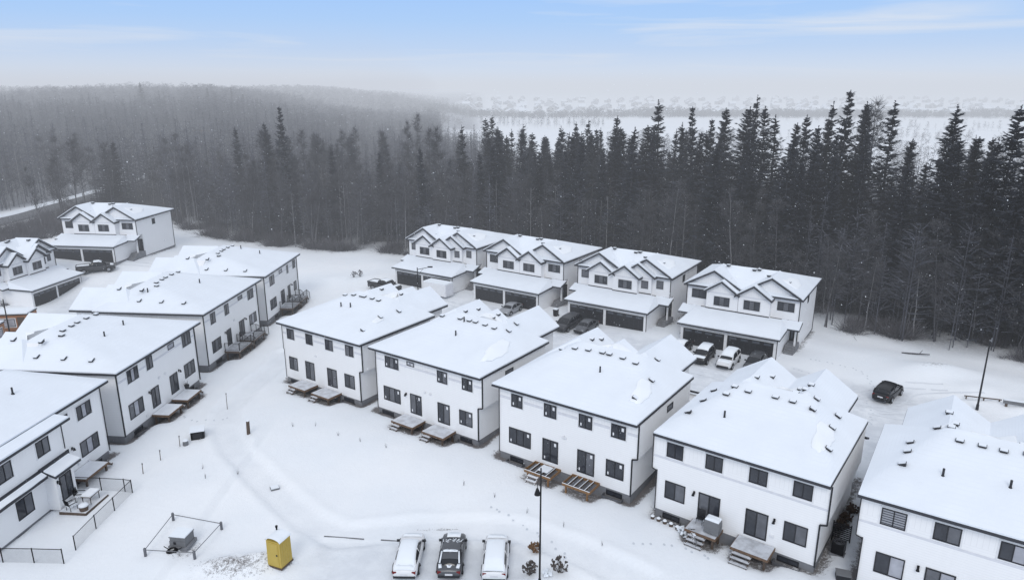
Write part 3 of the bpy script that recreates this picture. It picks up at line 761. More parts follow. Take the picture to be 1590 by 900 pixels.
ROWL = 'white townhouses in the left column, backs to the lawn'
def build_left_column():
    com = dict(rx=2.4, zr=8.1, yr=9.4, yF=13.0, band=(4.5,4.72))
    wg = [(-4.4,7.7,3.0,.62,16.2),(-1.2,7.2,2.2,.66,15.2),(3.4,7.7,3.1,.62,16.2)]
    vr = [(-3.2,7.6,0),(-2.2,8.2,0),(-.8,8.3,0),(.2,8.4,0),(1.6,8.4,0),(3,8.3,0),(-6.2,2.6,-1),(-6.1,5.4,-1),(-6.0,8.2,-1),(-4.6,8.6,-1),(-4.5,11.5,-1)]
    rear_house('left column townhouse second from the camera, two flat snowy platforms at its back', ROWL, (-36.04,67.63), 84.9, 15.1, 0, -6.9, 6.9, (0,0),
        [(-5.34,-3.6,3.95,5.25,(0,2,0)),(-2.2,-1.15,4.05,5.35,DM),(1.7,2.85,4.72,5.3,(2,)),(4.4,6.1,3.98,5.4,(0,1,0))],
        [(-5.76,-3.5,.4,1.95,(1,2,0)),(4.15,6.25,.5,2.05,(0,1,0))], [(-2.1,-.75,(0,1)),(1.3,2.75,DR)],
        [deck_(-2.5,.1,1.8,-.55,'deck_snow',steps=('side',0,2)),deck_(1.1,3.8,1.8,-.55,'deck_snow',steps=('side',0,2))], wg,
        vents=vr, stacks=[(-1.2,4.6),(2.2,4.8)], bsmt=[(-5.5,-4.1),(3.9,5.6)], lamps=[(-2.4,1.8),(3.1,1.9)], wallvents=[(-.5,2.6),(.6,2.6),(-3.3,-.3)],
        drifts=[([(-2.8,10.2),(1.4,10),(.6,12.5),(-.6,13.4),(-2.2,12.2)],.10)], **com)
    rear_house('left column townhouse third from the camera, two black-railed decks with stairs at its back', ROWL, (-35.47,85.62), 85.2, 15.8, 0, -7.1, 7.2, (0,0),
        [(-5.5,-4.3,3.85,5.2,DM),(-1.95,-.85,3.85,5.2,DM),(1.75,3.0,4.66,5.2,(1,)),(4.5,6.2,3.92,5.2,(0,1,0))],
        [(-5.77,-3.6,.3,1.8,(0,1,0)),(4.35,6.5,.45,1.85,(1,2,0))], [(-2.0,-.86,DR),(1.4,2.8,DR)],
        [deck_(-3.1,.3,2.0,-.35,'deck_grey',steps=('side',0,4),railing=True,edge='dark_wood'),deck_(1.0,4.4,2.0,-.35,'deck_grey',steps=('side',0,4),railing=True,edge='dark_wood')], wg,
        vents=vr, stacks=[(-4.4,8.0),(1.2,4.5)], bsmt=[(-5.2,-3.8)], lamps=[(-2.4,1.8),(3.1,1.85)], wallvents=[(.2,2.6)],
        drifts=[([(-2.8,10.2),(1.4,10),(.6,12.5),(-.6,13.4),(-2.2,12.2)],.10)], **com)
    rear_house('left column townhouse farthest from the camera, railed decks with stairs, snow field behind it', ROWL, (-34.39,101.99), 87.2, 14.3, 0, -6.5, 6.7, (0,0),
        [(-4.5,-2.7,3.75,5.15,DM),(-.75,.5,4.6,5.15,(2,)),(2.3,3.0,3.9,5.15,(1,)),(4.9,6.1,4.0,5.25,DM)],
        [(-4.9,-2.6,.3,1.8,(0,1,0)),(4.8,6.0,.5,1.9,DM)], [(-.7,.75,DR),(2.2,3.2,DR)],
        [deck_(-1.7,1.5,2.0,-.35,'deck_grey',steps=('side',0,4),railing=True,edge='dark_wood'),deck_(2.0,5.0,2.0,-.35,'deck_grey',steps=('side',0,4),railing=True,edge='dark_wood')], wg,
        vents=vr, stacks=[(2.6,6.8),(2.2,3.8)], bsmt=[(-3.6,-2.4)], lamps=[(3.6,1.85)],
        drifts=[([(-2.8,10.2),(1.4,10),(.6,12.5),(-.6,13.4),(-2.2,12.2)],.10)], **com)
    # nearest house of the column: two units, the near one set forward
    h = thing('townhouse', 'left column townhouse nearest the camera, small porch roof beside the fenced yard', 'house', (-37.04,55.22,0), R(84.5), ROWL)
    HOUSE_RECTS.append((-37.04, 55.22, R(84.5), -13, 2.95, 0, 9, .7))
    b = MB(); b.box(-4.2, 2.95, 0, 10, -.7, 5.58); b.box(-11.6, -3.35, -1.0, 9.5, -1.1, 5.15); b.box(-5.9, -3.9, -1.95, -.99, -1.1, 2.2); b.build('wall', M['white'], h)
    c = MB(); c.box(-4, 2.92, .03, 9.9, -2.1, -.702); c.box(-11.5, -3.4, -.97, 9, -2.1, -1.102); c.build('foundation', M['concrete'], h)
    p1 = hip_polys(7.9+5.0, -.6, 11, 5.9, 7.9, 6.0, 3.2, 0, -2.9); p2 = hip_polys(9.4, -1.6, 9, 5.45, 7.3, 4.4, 2.6, 0, -7.55)
    r = MB(); r.shell(p1, .19); r.shell(p2, .19)
    rf = r.build('roof', M['fascia'], h)
    s = MB(); s.shell(hip_polys(12.9, -.6, 11, 5.9, 7.9, 6.0, 3.2, .035, -2.9), .12, .125); snow_sheet(s, 'snow_cover', M['roof_snow'], rf, 4); s = MB(); s.shell(hip_polys(9.4, -1.6, 9, 5.45, 7.3, 4.4, 2.6, .035, -7.55), .12, .127); snow_sheet(s, 'snow_cover', M['roof_snow'], rf, 3)
    link('vent_stack', STACK, rf, (-2.6, 3.2, 7.2))
    T0, T1, T2 = face_map('rear', 0), face_map('rear', -1.0), face_map('rear', -1.95)
    window(h, T0, -.14, 1.63, 3.7, 4.95, (0, 2, 0)); window(h, T0, -.4, 1.9, .35, 1.75, (1, 2, 0), casing=False); window(h, T0, -2.2, -1.2, 4.45, 4.95, (1,))
    window(h, T0, -3.2, -1.75, -.12, 1.95, DR, 'patio_door', False, False, .085)
    window(h, T1, -9.95, -8.55, 3.45, 4.8, DM); window(h, T1, -6.1, -4.75, 3.5, 4.8, DM)
    window(h, T1, -8.9, -7.3, -.15, 1.4, DM, casing=False)
    window(h, T2, -5.55, -4.25, -.5, 1.6, DL, 'patio_door', False, False, .085)
    basement_window(h, face_map('rear', -.97), -9.3, -7.6, -1.75, -1.3); basement_window(h, face_map('rear', .03), .6, 1.9, -1.35, -.92)
    pr = [[(-11.9, -1.75, 2.15), (-6.3, -1.75, 2.15), (-6.3, -.95, 2.6), (-11.9, -.95, 2.6)]]
    q = MB(); q.shell(pr, .16); q.shell([[(-6.3, -2.35, 2.08), (-3.4, -2.35, 2.08), (-3.4, -.95, 2.66), (-6.3, -.95, 2.66)]], .16); o = q.build('porch_roof', M['fascia'], h)
    q = MB(); q.shell([[(-11.8, -1.7, 2.15), (-6.34, -1.7, 2.15), (-6.34, -1.3, 2.39), (-11.8, -1.3, 2.39)]], .1, .11); snow_sheet(q, 'snow_cover', M['drift'], o, 1, 6, .05); q = MB(); q.shell([[(-6.26, -2.3, 2.1), (-3.44, -2.3, 2.1), (-3.44, -1.4, 2.47), (-6.26, -1.4, 2.47)]], .1, .11); snow_sheet(q, 'snow_cover', M['drift'], o, 2, 6, .05)
    downspout(h, [(-3.3, -1.06, 5.2), (-3.3, -1.06, 2.9)], .06); downspout(h, [(2.99, -.06, 5.65), (2.99, -.06, -.75)], .06); downspout(h, [(-11.6, -1.06, 2), (-11.6, -1.06, -1.2)], .12)
    wall_lamp(h, T2, -5.75, 1.3); wall_lamp(h, T0, -1.35, 1.75); wall_vent(h, T0, -.9, .1); wall_vent(h, T0, .3, -.3)
    deck(h, -2.6, .3, 1.8, -.3, 'deck_snow', ('side', 0, 2))
    dk = MB(); dk.box(-6.3, -3.6, -4.3, -2.1, -1.05, -.95); o = dk.build('deck', M['deck_snow'], h)
    e = MB(); e.box(-6.33, -3.57, -4.34, -4.303, -1.25, -.97); e.box(-6.34, -6.303, -4.3, -2.1, -1.25, -.97); e.build('rim_board', M['dark_wood'], o)

# ------------------------------------------------------------------ houses seen from the street, garages forward
def front_house(label, O, ang, zoff, group, stepped=False, k=1.0, glazed=True, sidewin=True):
    """built in a frame whose y runs out of the front door side; x left to right as one faces the house is -x here. k scales the width"""
    h = thing('townhouse', label, 'house', (O[0], O[1], zoff), R(ang), group)
    # local: x right as seen from the street, y into the house (y = 0 at the outer gable rake)
    HOUSE_RECTS.append((O[0], O[1], R(ang), -7.1*k, 7.1*k, .6, 11.5, .5))
    W = 15.0*k; ze = 5.9
    F = lambda s, d, z: None
    b = MB()
    b.box(-7.1*k, 7.1*k, 2.0, 11.5, -1.0, 3.049)                        # main floor
    b.box(-5.95*k, 5.85*k, -4.5, 2.002, -.75, 2.02)                    # garages
    b.box(-5.3*k, 5.2*k, -1.4, 1.998, 1.9, 3.0)
    b.box(-7.1*k, 7.1*k, 2.2, 11.502, 3.049, ze-.25)
    g = [(-3.6*k, 8.15, 3.9*k, .577/k, 0.0, (-7.1*k-.004, -.06*k)), (3.6*k, 8.15, 3.9*k, .577/k, 0.0, (.06*k, 7.1*k+.004))]
    if not stepped:
        g += [(-2.25*k, 7.12, 2.3*k, .68/k, -1.0, (-4.2*k, -.16*k)), (1.75*k, 7.1, 2.32*k, .68/k, -1.02, (-.1*k, 3.78*k))]
    else:
        g += [(-2.9*k, 7.12, 2.3*k, .68/k, -.95, (-4.85*k, -.95*k)), (.95*k, 7.15, 2.32*k, .68/k, -1.35, (-.9*k, 2.8*k)), (2.6*k, 7.5, 2.6*k, .66/k, -.55, (.6*k, 4.55*k))]
    for (px, pz, hw, sl, yk, (x0, x1)) in g:
        f = lambda x: pz-.24-sl*abs(x-px)
        zb = 3.02+.008*abs(yk)
        b.prism([(x0, zb), (x1, zb), (x1, f(x1)), (px, pz-.24), (x0, f(x0))], yk+.5, 4.6)
    b.build('wall', M['white_front'], h)
    c = MB(); c.box(-7.08*k, 7.08*k, 2.03, 11.47, -2.2, -1.002); c.box(-5.9*k, 5.8*k, -4.45, 2.0, -1.6, -.752); c.build('foundation', M['concrete'], h)
    # roofs
    rx = 3.6*k
    def polys(e): return hip_polys(W, 0.02, 12.1, ze, 8.1, 3.9, rx, e)
    r = MB(); r.shell(polys(0), .19)
    for (px, pz, hw, sl, yk, _) in g:
        yb = 4.1 if abs(yk) < .1 else 3.4
        r.shell(gable_polys(px, pz, hw, sl, yk, yb), .24)
    rf = r.build('roof', M['fascia'], h)
    s = MB(); s.shell(polys(.035), .12, .125)
    for (px, pz, hw, sl, yk, _) in g: s.shell(gable_polys(px, pz, hw, sl, yk+.10, 4.1 if abs(yk) < .1 else 3.4, .05), .12, .13)
    snow_sheet(s, 'snow_cover', M['roof_snow'], rf, int(O[0]))
    for x, y, z in ((-2.8*k, 3.6, 8.15), (1.2*k, 3.6, 8.1), (2.9*k, 1.4, 8.0), (-1.9*k, 1.2, 7.0), (5.2*k, 2.4, 7.25), (.6*k, 3.5, 8.0)):
        link('roof_vent', VENT, rf, (x, y, z))
    lf = lambda x, y: 7.25-.577/k*(abs(x)-5.2*k) if abs(x) > 3.6*k else 8.1
    blob(rf, 'snow_drift', [(4.6*k, 1.5), (6.2*k, 1.6), (6.4*k, 4.0), (5.6*k, 5.6), (4.9*k, 4.2)], lambda x, y: 8.15-.577/k*(x-3.6*k)-.02, .09, M['drift'], 3)
    blob(rf, 'snow_drift', [(-1.4*k, 1.8), (1.0*k, 1.6), (1.3*k, 3.4), (-.2*k, 3.9), (-1.5*k, 3.5)], lambda x, y: 8.15-.577/k*(3.6*k-abs(x)) + .02, .35, M['drift'], 5)
    # skirt roof over the garages
    e0, t0 = (-5.05, 2.08), (-.42, 3.12)
    def skirt(e):
        xl, xr = -6.35*k+e, 6.25*k-e
        A, B, C, D = (xl, e0[0]+e, e0[1]), (xr, e0[0]+e, e0[1]), (5.3*k, t0[0], t0[1]), (-5.4*k, t0[0], t0[1])
        E1, E2 = (xr, -1.15, e0[1]+.18), (xl, -1.15, e0[1]+.18)
        return [[A, B, C, D], [B, E1, C], [A, D, E2]]
    def porch(sgn, e):
        x0, x1 = 5.15*k*sgn, (7.65*k-e)*sgn
        q = [(x0, -1.25+e, 2.42), (x1, -1.25+e, 2.42), (x1, .55, 2.98), (x0, .55, 2.98)]
        return [q if sgn > 0 else q[::-1]]
    q = MB(); q.shell(skirt(0), .17)
    for sg in (1, -1): q.shell(porch(sg, 0), .17, -.004)
    o = q.build('garage_roof', M['fascia'], h)
    q = MB(); q.shell(skirt(.04), .11, .115)
    for sg in (1, -1): q.shell(porch(sg, .05), .09, .10)
    snow_sheet(q, 'snow_cover', M['roof_snow'], o, int(O[0]), 5, .03)
    # white fascia board, posts and garage doors
    T = lambda p: (p[0], -4.5-p[1], p[2])
    for a, c_ in ((-5.62*k, -.42*k), (-.02*k, 5.5*k)): garage_door(h, T, a, c_, -.72, 1.42, glazed)
    t = MB(); t.T = T
    t.box(-5.97*k, 5.87*k, -.02, .06, 1.44, 1.9)
    for a in (-5.96*k, -.40*k, 5.52*k): t.box(a, a+.34*k, -.02, .062, -.74, 1.438)
    t.build('garage_surround', M['casing'], h)
    # windows of the upper floor
    WN = lambda yk: (lambda p: (p[0], yk+.5-p[1], p[2]))
    if not stepped:
        ws = [(-6.45*k, -4.5*k, 4.1, 5.3, 0, (0, 0)), (4.45*k, 6.5*k, 4.1, 5.25, 0, (0, 1, 0)), (-3.2*k, -1.2*k, 3.78, 4.97, -1.0, (0, 1, 0)), (.6*k, 2.6*k, 3.85, 5.05, -1.02, (0, 1, 0))]
    else:
        ws = [(-6.5*k, -5.3*k, 4.1, 5.25, 0, (1,)), (5.1*k, 6.1*k, 4.1, 5.25, 0, (1,)), (-3.9*k, -1.9*k, 3.8, 5.0, -.95, (0, 1, 0)), (0.0, 2.0*k, 3.8, 5.0, -1.35, (0, 1, 0)), (3.1*k, 4.1*k, 4.0, 5.1, -.55, (1,))]
    for s0, s1, z0, z1, yk, pn in ws: window(h, WN(yk), s0, s1, z0, z1, pn)
    for (px, pz, hw, sl, yk, (x0, x1)) in g:
        tr = MB(); zt = 3.24 if yk < -.4 else 2.96; tr.box(x0-.012, x1+.012, yk+.46, yk+.56, zt, zt+.11+.006*abs(yk)); tr.build('floor_trim', M['trim'], h)      # dark line under each upper bay, band under each gable
        tb = MB(); tb.box(x0+.02, x1-.02, yk+.472, yk+.51, 5.38, 5.5); tb.build('trim_band', M['band'], h)
    # entries, one each side
    for sg in (1, -1):
        e = MB(); xs = sorted((5.95*k*sg, 7.25*k*sg)); e.box(xs[0], xs[1], -.3, 1.99, -1.1, -.05)
        for n in range(4): e.box(xs[0]+.05, xs[1]-.05, -.3-.32*(n+1), -.3-.32*n-.01, -1.4, -.05-.2*(n+1))
        e.build('entry_steps', M['concrete'], h)
        p = MB(); x = 7.0*k*sg; p.box(x-.1, x+.1, .1, .3, -.05, 2.85); p.build('porch_post', M['casing'], h)
        xs = sorted((6.0*k*sg, 6.95*k*sg)); d = MB(); d.box(xs[0], xs[1], 1.93, 2.06, -.04, 2.1); d.box(xs[0]+.2, xs[0]+.38, 1.915, 1.935, .3, 1.9, 1)
        dd = d.build('front_door', [M['trim'], M['garage_glass']], h)
        n = MB(); n.tube((xs[1]-.12, 1.88, .95), (xs[1]-.12, 1.88, 1.2), .02); n.build('handle', M['rim'], dd)
    wr = lambda p: (7.1*k+p[1], p[0], p[2])
    if sidewin:
        window(h, wr, 5.2, 6.1, 4.2, 5.2, (0, 0) if k > .99 else (0,)); wall_vent(h, wr, 8.2, .6)
    for sx in (1, -1): downspout(h, [(7.13*sx*k, .47, 5.6), (7.13*sx*k, .47, 2.9)], .09); downspout(h, [(7.13*sx*k, 11.4, 5.6), (7.13*sx*k, 11.4, -1.2)], .09)
    downspout(h, [(5.9*k, -4.53, 2.0), (5.9*k, -4.53, -.9)], .08)
    return h

def build_garage_houses():
    G = 'white townhouses with dark garages along the street'
    front_house('white garage-front townhouse farthest right, three snowy cars on its drive, trees beside it', (29.04,86.33), -32.6, .3, G)
    front_house('white garage-front townhouse second from the right, a stepped run of gables over two parked cars', (15.4,96.6), -33, .3, G, stepped=True)
    front_house('white garage-front townhouse third from the right, both charcoal garage doors in full view', (1.55,105.95), -34.5, .3, G)
    front_house('white garage-front townhouse farthest left of four by the forest', (-12.0,115.2), -32.5, .3, G, stepped=True)
    front_house('lone white garage-front townhouse at far left, dark pickup on its drive', (-74.0,124.6), -6.5, 2.7, G)
    front_house('white garage-front townhouse at the left picture edge, orange cabins beside its bare wall', (-76.3,108.4), 82.5, -.4, G, stepped=True, k=.88)

# ------------------------------------------------------------------ vehicles
def paint(name, col, rough=.35, metal=.0): return plain(name, col, rough, metal, .08, 2.0)
CARS = {
 'sedan': dict(L=4.7, body=[(-2.35,.45,.72,.70),(-2.26,.32,.92,.80),(-1.8,.24,1.02,.87),(-1.0,.2,.98,.90),(0,.2,.95,.91),(.9,.2,.98,.90),(1.5,.22,.92,.89),(2.05,.27,.80,.84),(2.32,.42,.66,.70)],
      cab=[(-1.9,.98,1.0,.74,.66),(-1.45,.97,1.2,.78,.62),(-.9,.96,1.39,.80,.58),(-.3,.95,1.45,.80,.57),(.25,.95,1.43,.80,.57),(.65,.96,1.25,.79,.60),(1.1,.97,.99,.76,.66)], wh=(1.42,-1.38,.33)),
 'suv': dict(L=4.6, body=[(-2.3,.5,.85,.74),(-2.22,.34,1.02,.84),(-1.7,.27,1.08,.90),(-.9,.25,1.06,.92),(0,.25,1.05,.92),(.9,.25,1.06,.91),(1.5,.27,1.03,.89),(2.05,.32,.92,.84),(2.28,.45,.78,.72)],
      cab=[(-2.2,1.06,1.1,.78,.70),(-1.98,1.06,1.5,.80,.64),(-1.6,1.06,1.66,.82,.62),(-.6,1.05,1.70,.83,.61),(.2,1.05,1.68,.83,.61),(.62,1.06,1.5,.81,.63),(1.2,1.07,1.1,.77,.70)], wh=(1.4,-1.36,.36)),
 'wagon': dict(L=5.0, body=[(-2.5,.45,.9,.78),(-2.4,.32,1.1,.90),(-1.7,.25,1.14,.96),(0,.23,1.12,.97),(1.2,.25,1.1,.95),(1.9,.28,1.0,.92),(2.3,.32,.88,.86),(2.5,.45,.74,.74)],
      cab=[(-2.42,1.12,1.2,.84,.76),(-2.2,1.12,1.65,.86,.70),(-1.7,1.12,1.78,.88,.68),(.2,1.11,1.78,.88,.67),(.8,1.11,1.6,.87,.69),(1.6,1.08,1.08,.82,.74)], wh=(1.55,-1.5,.36)),
 'pickup': dict(L=5.8, body=[(-2.9,.55,.95,.86),(-2.82,.45,1.1,.93),(-2.0,.4,1.14,.97),(-.8,.38,1.14,.98),(.4,.38,1.12,.98),(1.4,.38,1.14,.97),(2.2,.4,1.12,.95),(2.7,.45,1.02,.90),(2.9,.6,.88,.82)],
      cab=[(-.75,1.13,1.2,.86,.76),(-.6,1.13,1.7,.87,.72),(-.2,1.13,1.86,.88,.70),(.6,1.13,1.86,.88,.69),(1.0,1.13,1.7,.87,.70),(1.6,1.13,1.16,.84,.76)], wh=(1.9,-1.75,.40), bed=True),
}
def car(kind, label, loc, rz, mat, snow=0, group=None, roofmat=None, cargo=None, name='parked_car', cat='car'):
    """y forward. snow 0 none, 1 roof and bonnet dusted, 2 whole top buried"""
    D = CARS[kind]; z0 = loc[2]
    c = thing(name, label, cat, loc, rz, group)
    def sec(y, zb, zt, hw, e=0.0):
        q = zt-zb; h = hw+e
        half = [(.0, zb), (h*.82, zb), (h*.95, zb+.12*q), (h, zb+.45*q), (h*.985, zb+.72*q), (h*.93, zt-.05+e), (h*.72, zt+e), (0, zt+.02+e)]
        return [(x, y, z) for x, z in half] + [(-x, y, z) for x, z in half[-2:0:-1]]
    b = MB(); b.loft([sec(*s) for s in D['body']]); body = b.build('body', mat, c, True)
    def csec(y, zb, zr, hb, hr, e=0.0):
        half = [(hb+e, zb-.06), (hb*.98+e, zb+.3*(zr-zb)), (hr+.03+e, zr-.07+e), (hr*.8+e, zr-.005+e), (0, zr+.02+e)]
        return [(x, y, z) for x, z in half] + [(-x, y, z) for x, z in half[-2::-1]]
    g = MB(); g.loft([csec(*s) for s in D['cab']], closed=False); g.build('glasshouse', M['car_glass'], c, True)
    cab = D['cab']
    # painted roof and pillars
    r = MB(); mid = [s for s in cab if s[2] > max(x[2] for x in cab)-.28]
    def top(y, zb, zr, hb, hr, e): return [(hr+.05+e, y, zr-.085+e), (hr*.8+e, y, zr+.0+e), (0, y, zr+.03+e), (-hr*.8-e, y, zr+.0+e), (-hr-.05-e, y, zr-.085+e)]
    r.loft([top(*s, .012) for s in mid], closed=False, caps=False)
    for s_ in (1, -1):
        A, B = cab[0], cab[-1]
        seq = [A]+mid+[B]
        for p, q in ((A, mid[0]), (mid[-1], B)):
            mids = [x for x in cab if min(p[0], q[0]) <= x[0] <= max(p[0], q[0])]
            for u, v in zip(mids, mids[1:]): r.bar((s_*(u[4]+.06), u[0], u[2]-.05), (s_*(v[4]+.06), v[0], v[2]-.05), .09, .07)
        ym = (mid[0][0]+mid[-1][0])/2
        r.bar((s_*(cab[3][3]+.01), ym, cab[3][1]), (s_*(cab[3][4]+.05), ym, cab[3][2]-.08), .05, .09)
    r.build('roof', roofmat or mat, c, True, fix=False)
    # wheels
    for y in D['wh'][:2]:
        for s_ in (1, -1):
            w = MB(); hw = max(x[3] for x in D['body']); rr = D['wh'][2]
            w.tube((s_*(hw-.20), y, rr), (s_*(hw+.015), y, rr), rr, n=20)
            wo = w.build('wheel', M['tyre'], c, True)
            q = MB(); q.tube((s_*(hw+.0), y, rr), (s_*(hw+.025), y, rr), rr*.62, n=16); q.build('rim', M['rim'], wo)
            a = MB()
            for k in range(9):
                t0, t1 = PI*k/9, PI*(k+1)/9
                a.bar((s_*(hw-.0), y+math.cos(t0)*(rr+.07), rr+math.sin(t0)*(rr+.07)), (s_*(hw-.0), y+math.cos(t1)*(rr+.07), rr+math.sin(t1)*(rr+.07)), .03, .10)
            a.build('wheel_arch', M['trim'], c)
    hl = D['L']/2; f, e = D['body'][-2], D['body'][1]
    for s_ in (1, -1):
        l = MB(); l.box(s_*.52-.17, s_*.52+.17, hl-.30, hl-.13, f[2]-.20, f[2]-.06); l.build('headlight', M['clear_lens'], c)
        l = MB(); l.box(s_*.66-.13, s_*.66+.13, -hl+.02, -hl+.2, e[2]-.25, e[2]-.07); l.build('tail_light', M['red_lens'], c)
        l = MB(); l.box(s_*(cab[-1][3]+.16)-.1, s_*(cab[-1][3]+.16)+.1, cab[-1][0]-.28, cab[-1][0]-.16, cab[-1][1]+.02, cab[-1][1]+.17); l.build('mirror', M['trim'], c)
    l = MB(); l.box(-.75, .75, -hl-.03, -hl+.12, .36, .52); l.build('bumper', M['trim'], c)
    l = MB(); l.box(-.65, .65, hl-.14, hl+.02, .38, .58); l.build('grille', M['trim'], c)
    l = MB(); l.box(-.26, .26, -hl-.03, -hl+.03, e[2]-.36, e[2]-.23); l.build('licence_plate', M['plate'], c)
    if D.get('bed'):
        q = MB(); q.box(-.80, .80, -2.8, -.85, 1.10, 1.19); q.build('bed_floor', M['trim'], c)
        q = MB()
        for s_ in (1, -1): q.box(s_*.88-.07, s_*.88+.07, -2.85, -.8, 1.1, 1.38)
        q.box(-.81, .81, -2.88, -2.78, 1.1, 1.36); q.build('bed_side', mat, c)
        if snow: q = MB(); q.box(-.78, .78, -2.76, -.9, 1.2, 1.30); q.build('bed_snow', M['snow'], c)
    if snow:
        q = MB()
        if snow >= 2:
            def soft(sv, e):
                y_, zb_, zr_, hb_, hr_ = sv; w_ = hr_+.02+e*.5
                return [(w_, y_, zr_-.10), (w_*.96, y_, zr_-.02), (w_*.8, y_, zr_+.05), (w_*.4, y_, zr_+e+.02), (0, y_, zr_+e+.03), (-w_*.4, y_, zr_+e+.02), (-w_*.8, y_, zr_+.05), (-w_*.96, y_, zr_-.02), (-w_, y_, zr_-.10)]
            cs = list(cab[:-1]); fr_ = cab[-2]; cs.append((fr_[0]+(cab[-1][0]-fr_[0])*.45, fr_[1], fr_[2]+(cab[-1][2]-fr_[2])*.45, fr_[3], fr_[4]*.97))
            q.loft([soft(sv, .06) for sv in cs], closed=False)
        else: q.loft([[(x*.93, y, z) for x, y, z in top(*s, .045)] for s in mid[1:]], closed=False)
        hood = [s for s in D['body'] if s[0] > cab[-1][0]-.15][:-1]
        if len(hood) > 1: q.loft([[(s[3]*.8, s[0], s[2]+.02), (s[3]*.5, s[0], s[2]+.07), (0, s[0], s[2]+.085), (-s[3]*.5, s[0], s[2]+.07), (-s[3]*.8, s[0], s[2]+.02)] for s in hood], closed=False)
        tail = [s for s in D['body'] if s[0] < cab[0][0]+.1][1:]
        if snow >= 2 and len(tail) > 1 and not D.get('bed'): q.loft([[(s[3]*.85, s[0], s[2]+.02), (s[3]*.5, s[0], s[2]+.08), (0, s[0], s[2]+.09), (-s[3]*.5, s[0], s[2]+.08), (-s[3]*.85, s[0], s[2]+.02)] for s in tail], closed=False)
        q.build('snow_cover', M['snow'], c, True, fix=False)
    return c

def build_vehicles():
    white = paint('white_car_paint', (.72,.73,.75)); grey = paint('grey_car_paint', (.10,.105,.115), .3, .3); black = paint('black_car_paint', (.02,.021,.024), .3)
    silver = paint('silver_car_paint', (.30,.31,.33), .3, .3); dark = paint('dark_grey_car_paint', (.045,.047,.053), .3)
    L = 'cars in the front parking row'
    def put(kind, label, x, y, rz, mat, snow, dz=0.0, **k): return car(kind, label, (x, y, gz(x, y)+dz), rz, mat, snow, **k)
    put('sedan', 'white sedan buried in snow, leftmost of the three cars parked at the bottom', -7.35, 43.6, R(-1), white, 2, group=L)
    c = put('sedan', 'grey sedan with partly cleared rear glass, middle of three cars at the bottom', -4.3, 43.7, R(-1), grey, 0, group=L)
    s = MB()
    s.loft([[(x*.9, y_, z+.06) for x, y_, z in ((.55,y_,zz),(.3,y_,zz+.02),(0,y_,zz+.03),(-.3,y_,zz+.02),(-.55,y_,zz))] for y_, zz in ((1.3,.96),(1.7,.90),(2.1,.80))], closed=False)
    s.build('snow_cover', M['snow'], c, True, fix=False); s = MB()
    s.loft([[(.5,-.95,1.42),(.2,-.98,1.45),(0,-.92,1.46),(-.2,-.98,1.45),(-.5,-.95,1.42)],[(.52,-.8,1.46),(.2,-.74,1.5),(0,-.78,1.5),(-.2,-.72,1.5),(-.52,-.8,1.46)]], closed=False)
    s.loft([[(.10,-2.1,1.0),(0,-2.14,1.01),(-.10,-2.1,1.0)],[(.2,-1.88,1.05),(0,-1.86,1.06),(-.2,-1.88,1.05)]], closed=False)
    for sx in (1, -1): s.bar((sx*.68, -1.75, 1.10), (sx*.60, -.9, 1.44), .10, .05); s.bar((sx*.62, .2, 1.43), (sx*.72, 1.0, 1.05), .05, .04); s.bar((sx*.6,-2.15,1.0),(sx*.66,-1.8,1.05),.22,.05)
    rr = random.Random(4)
    for k in range(26):
        x, y_ = rr.uniform(-.5,.5), rr.uniform(.05,.5); s.bar((x, y_, 1.465), (x+rr.uniform(.02,.12), y_+.05, 1.462), .06, .02)
    s.build('snow_cover', M['snow'], c, True, fix=False)
    put('suv', 'white sport utility car, rightmost of three cars at the bottom', -1.15, 43.3, R(-2), white, 2, group=L)
    put('suv', 'black sport utility car alone on the snowy lane at right', 39.7, 69.0, R(-46), black, 0)
    put('suv', 'black sport utility car dusted with snow, left of two pale cars at right garage', 23.05, 79.8, R(148), black, 1, group='cars on the right garage drive', roofmat=None)
    put('suv', 'white snow covered car, right of two pale cars at the garage', 25.6, 78.3, R(147), white, 2, group='cars on the right garage drive')
    put('suv', 'dark grey car half hidden by a roof peak at the right garage', 28.4, 77.2, R(147), dark, 0, group='cars on the right garage drive')
    put('sedan', 'dark car glimpsed at the left garage edge behind the centre roof', 20.9, 82.5, R(147), dark, 1, group='cars on the right garage drive')
    put('wagon', 'dark van with snow on its roof, left of two cars by the wheeled bin', 7.6, 91.5, R(146), dark, 0, group='cars before the stepped garage house')
    put('sedan', 'dark grey sedan right of the van, nose toward the camera', 10.0, 90.4, R(146), grey, 0, group='cars before the stepped garage house')
    put('sedan', 'silver car peeping over a roof ridge before the third garage house', -.2, 98.4, R(150), silver, 0)
    put('pickup', 'dark pickup truck with snowy bed on the far left drive', -70.6, 116.6, R(-62), dark, 1, cat='truck')
    put('pickup', 'dark pickup truck nose behind the first roof of the middle row', -20.6, 110.5, R(-120), dark, 1, cat='truck')

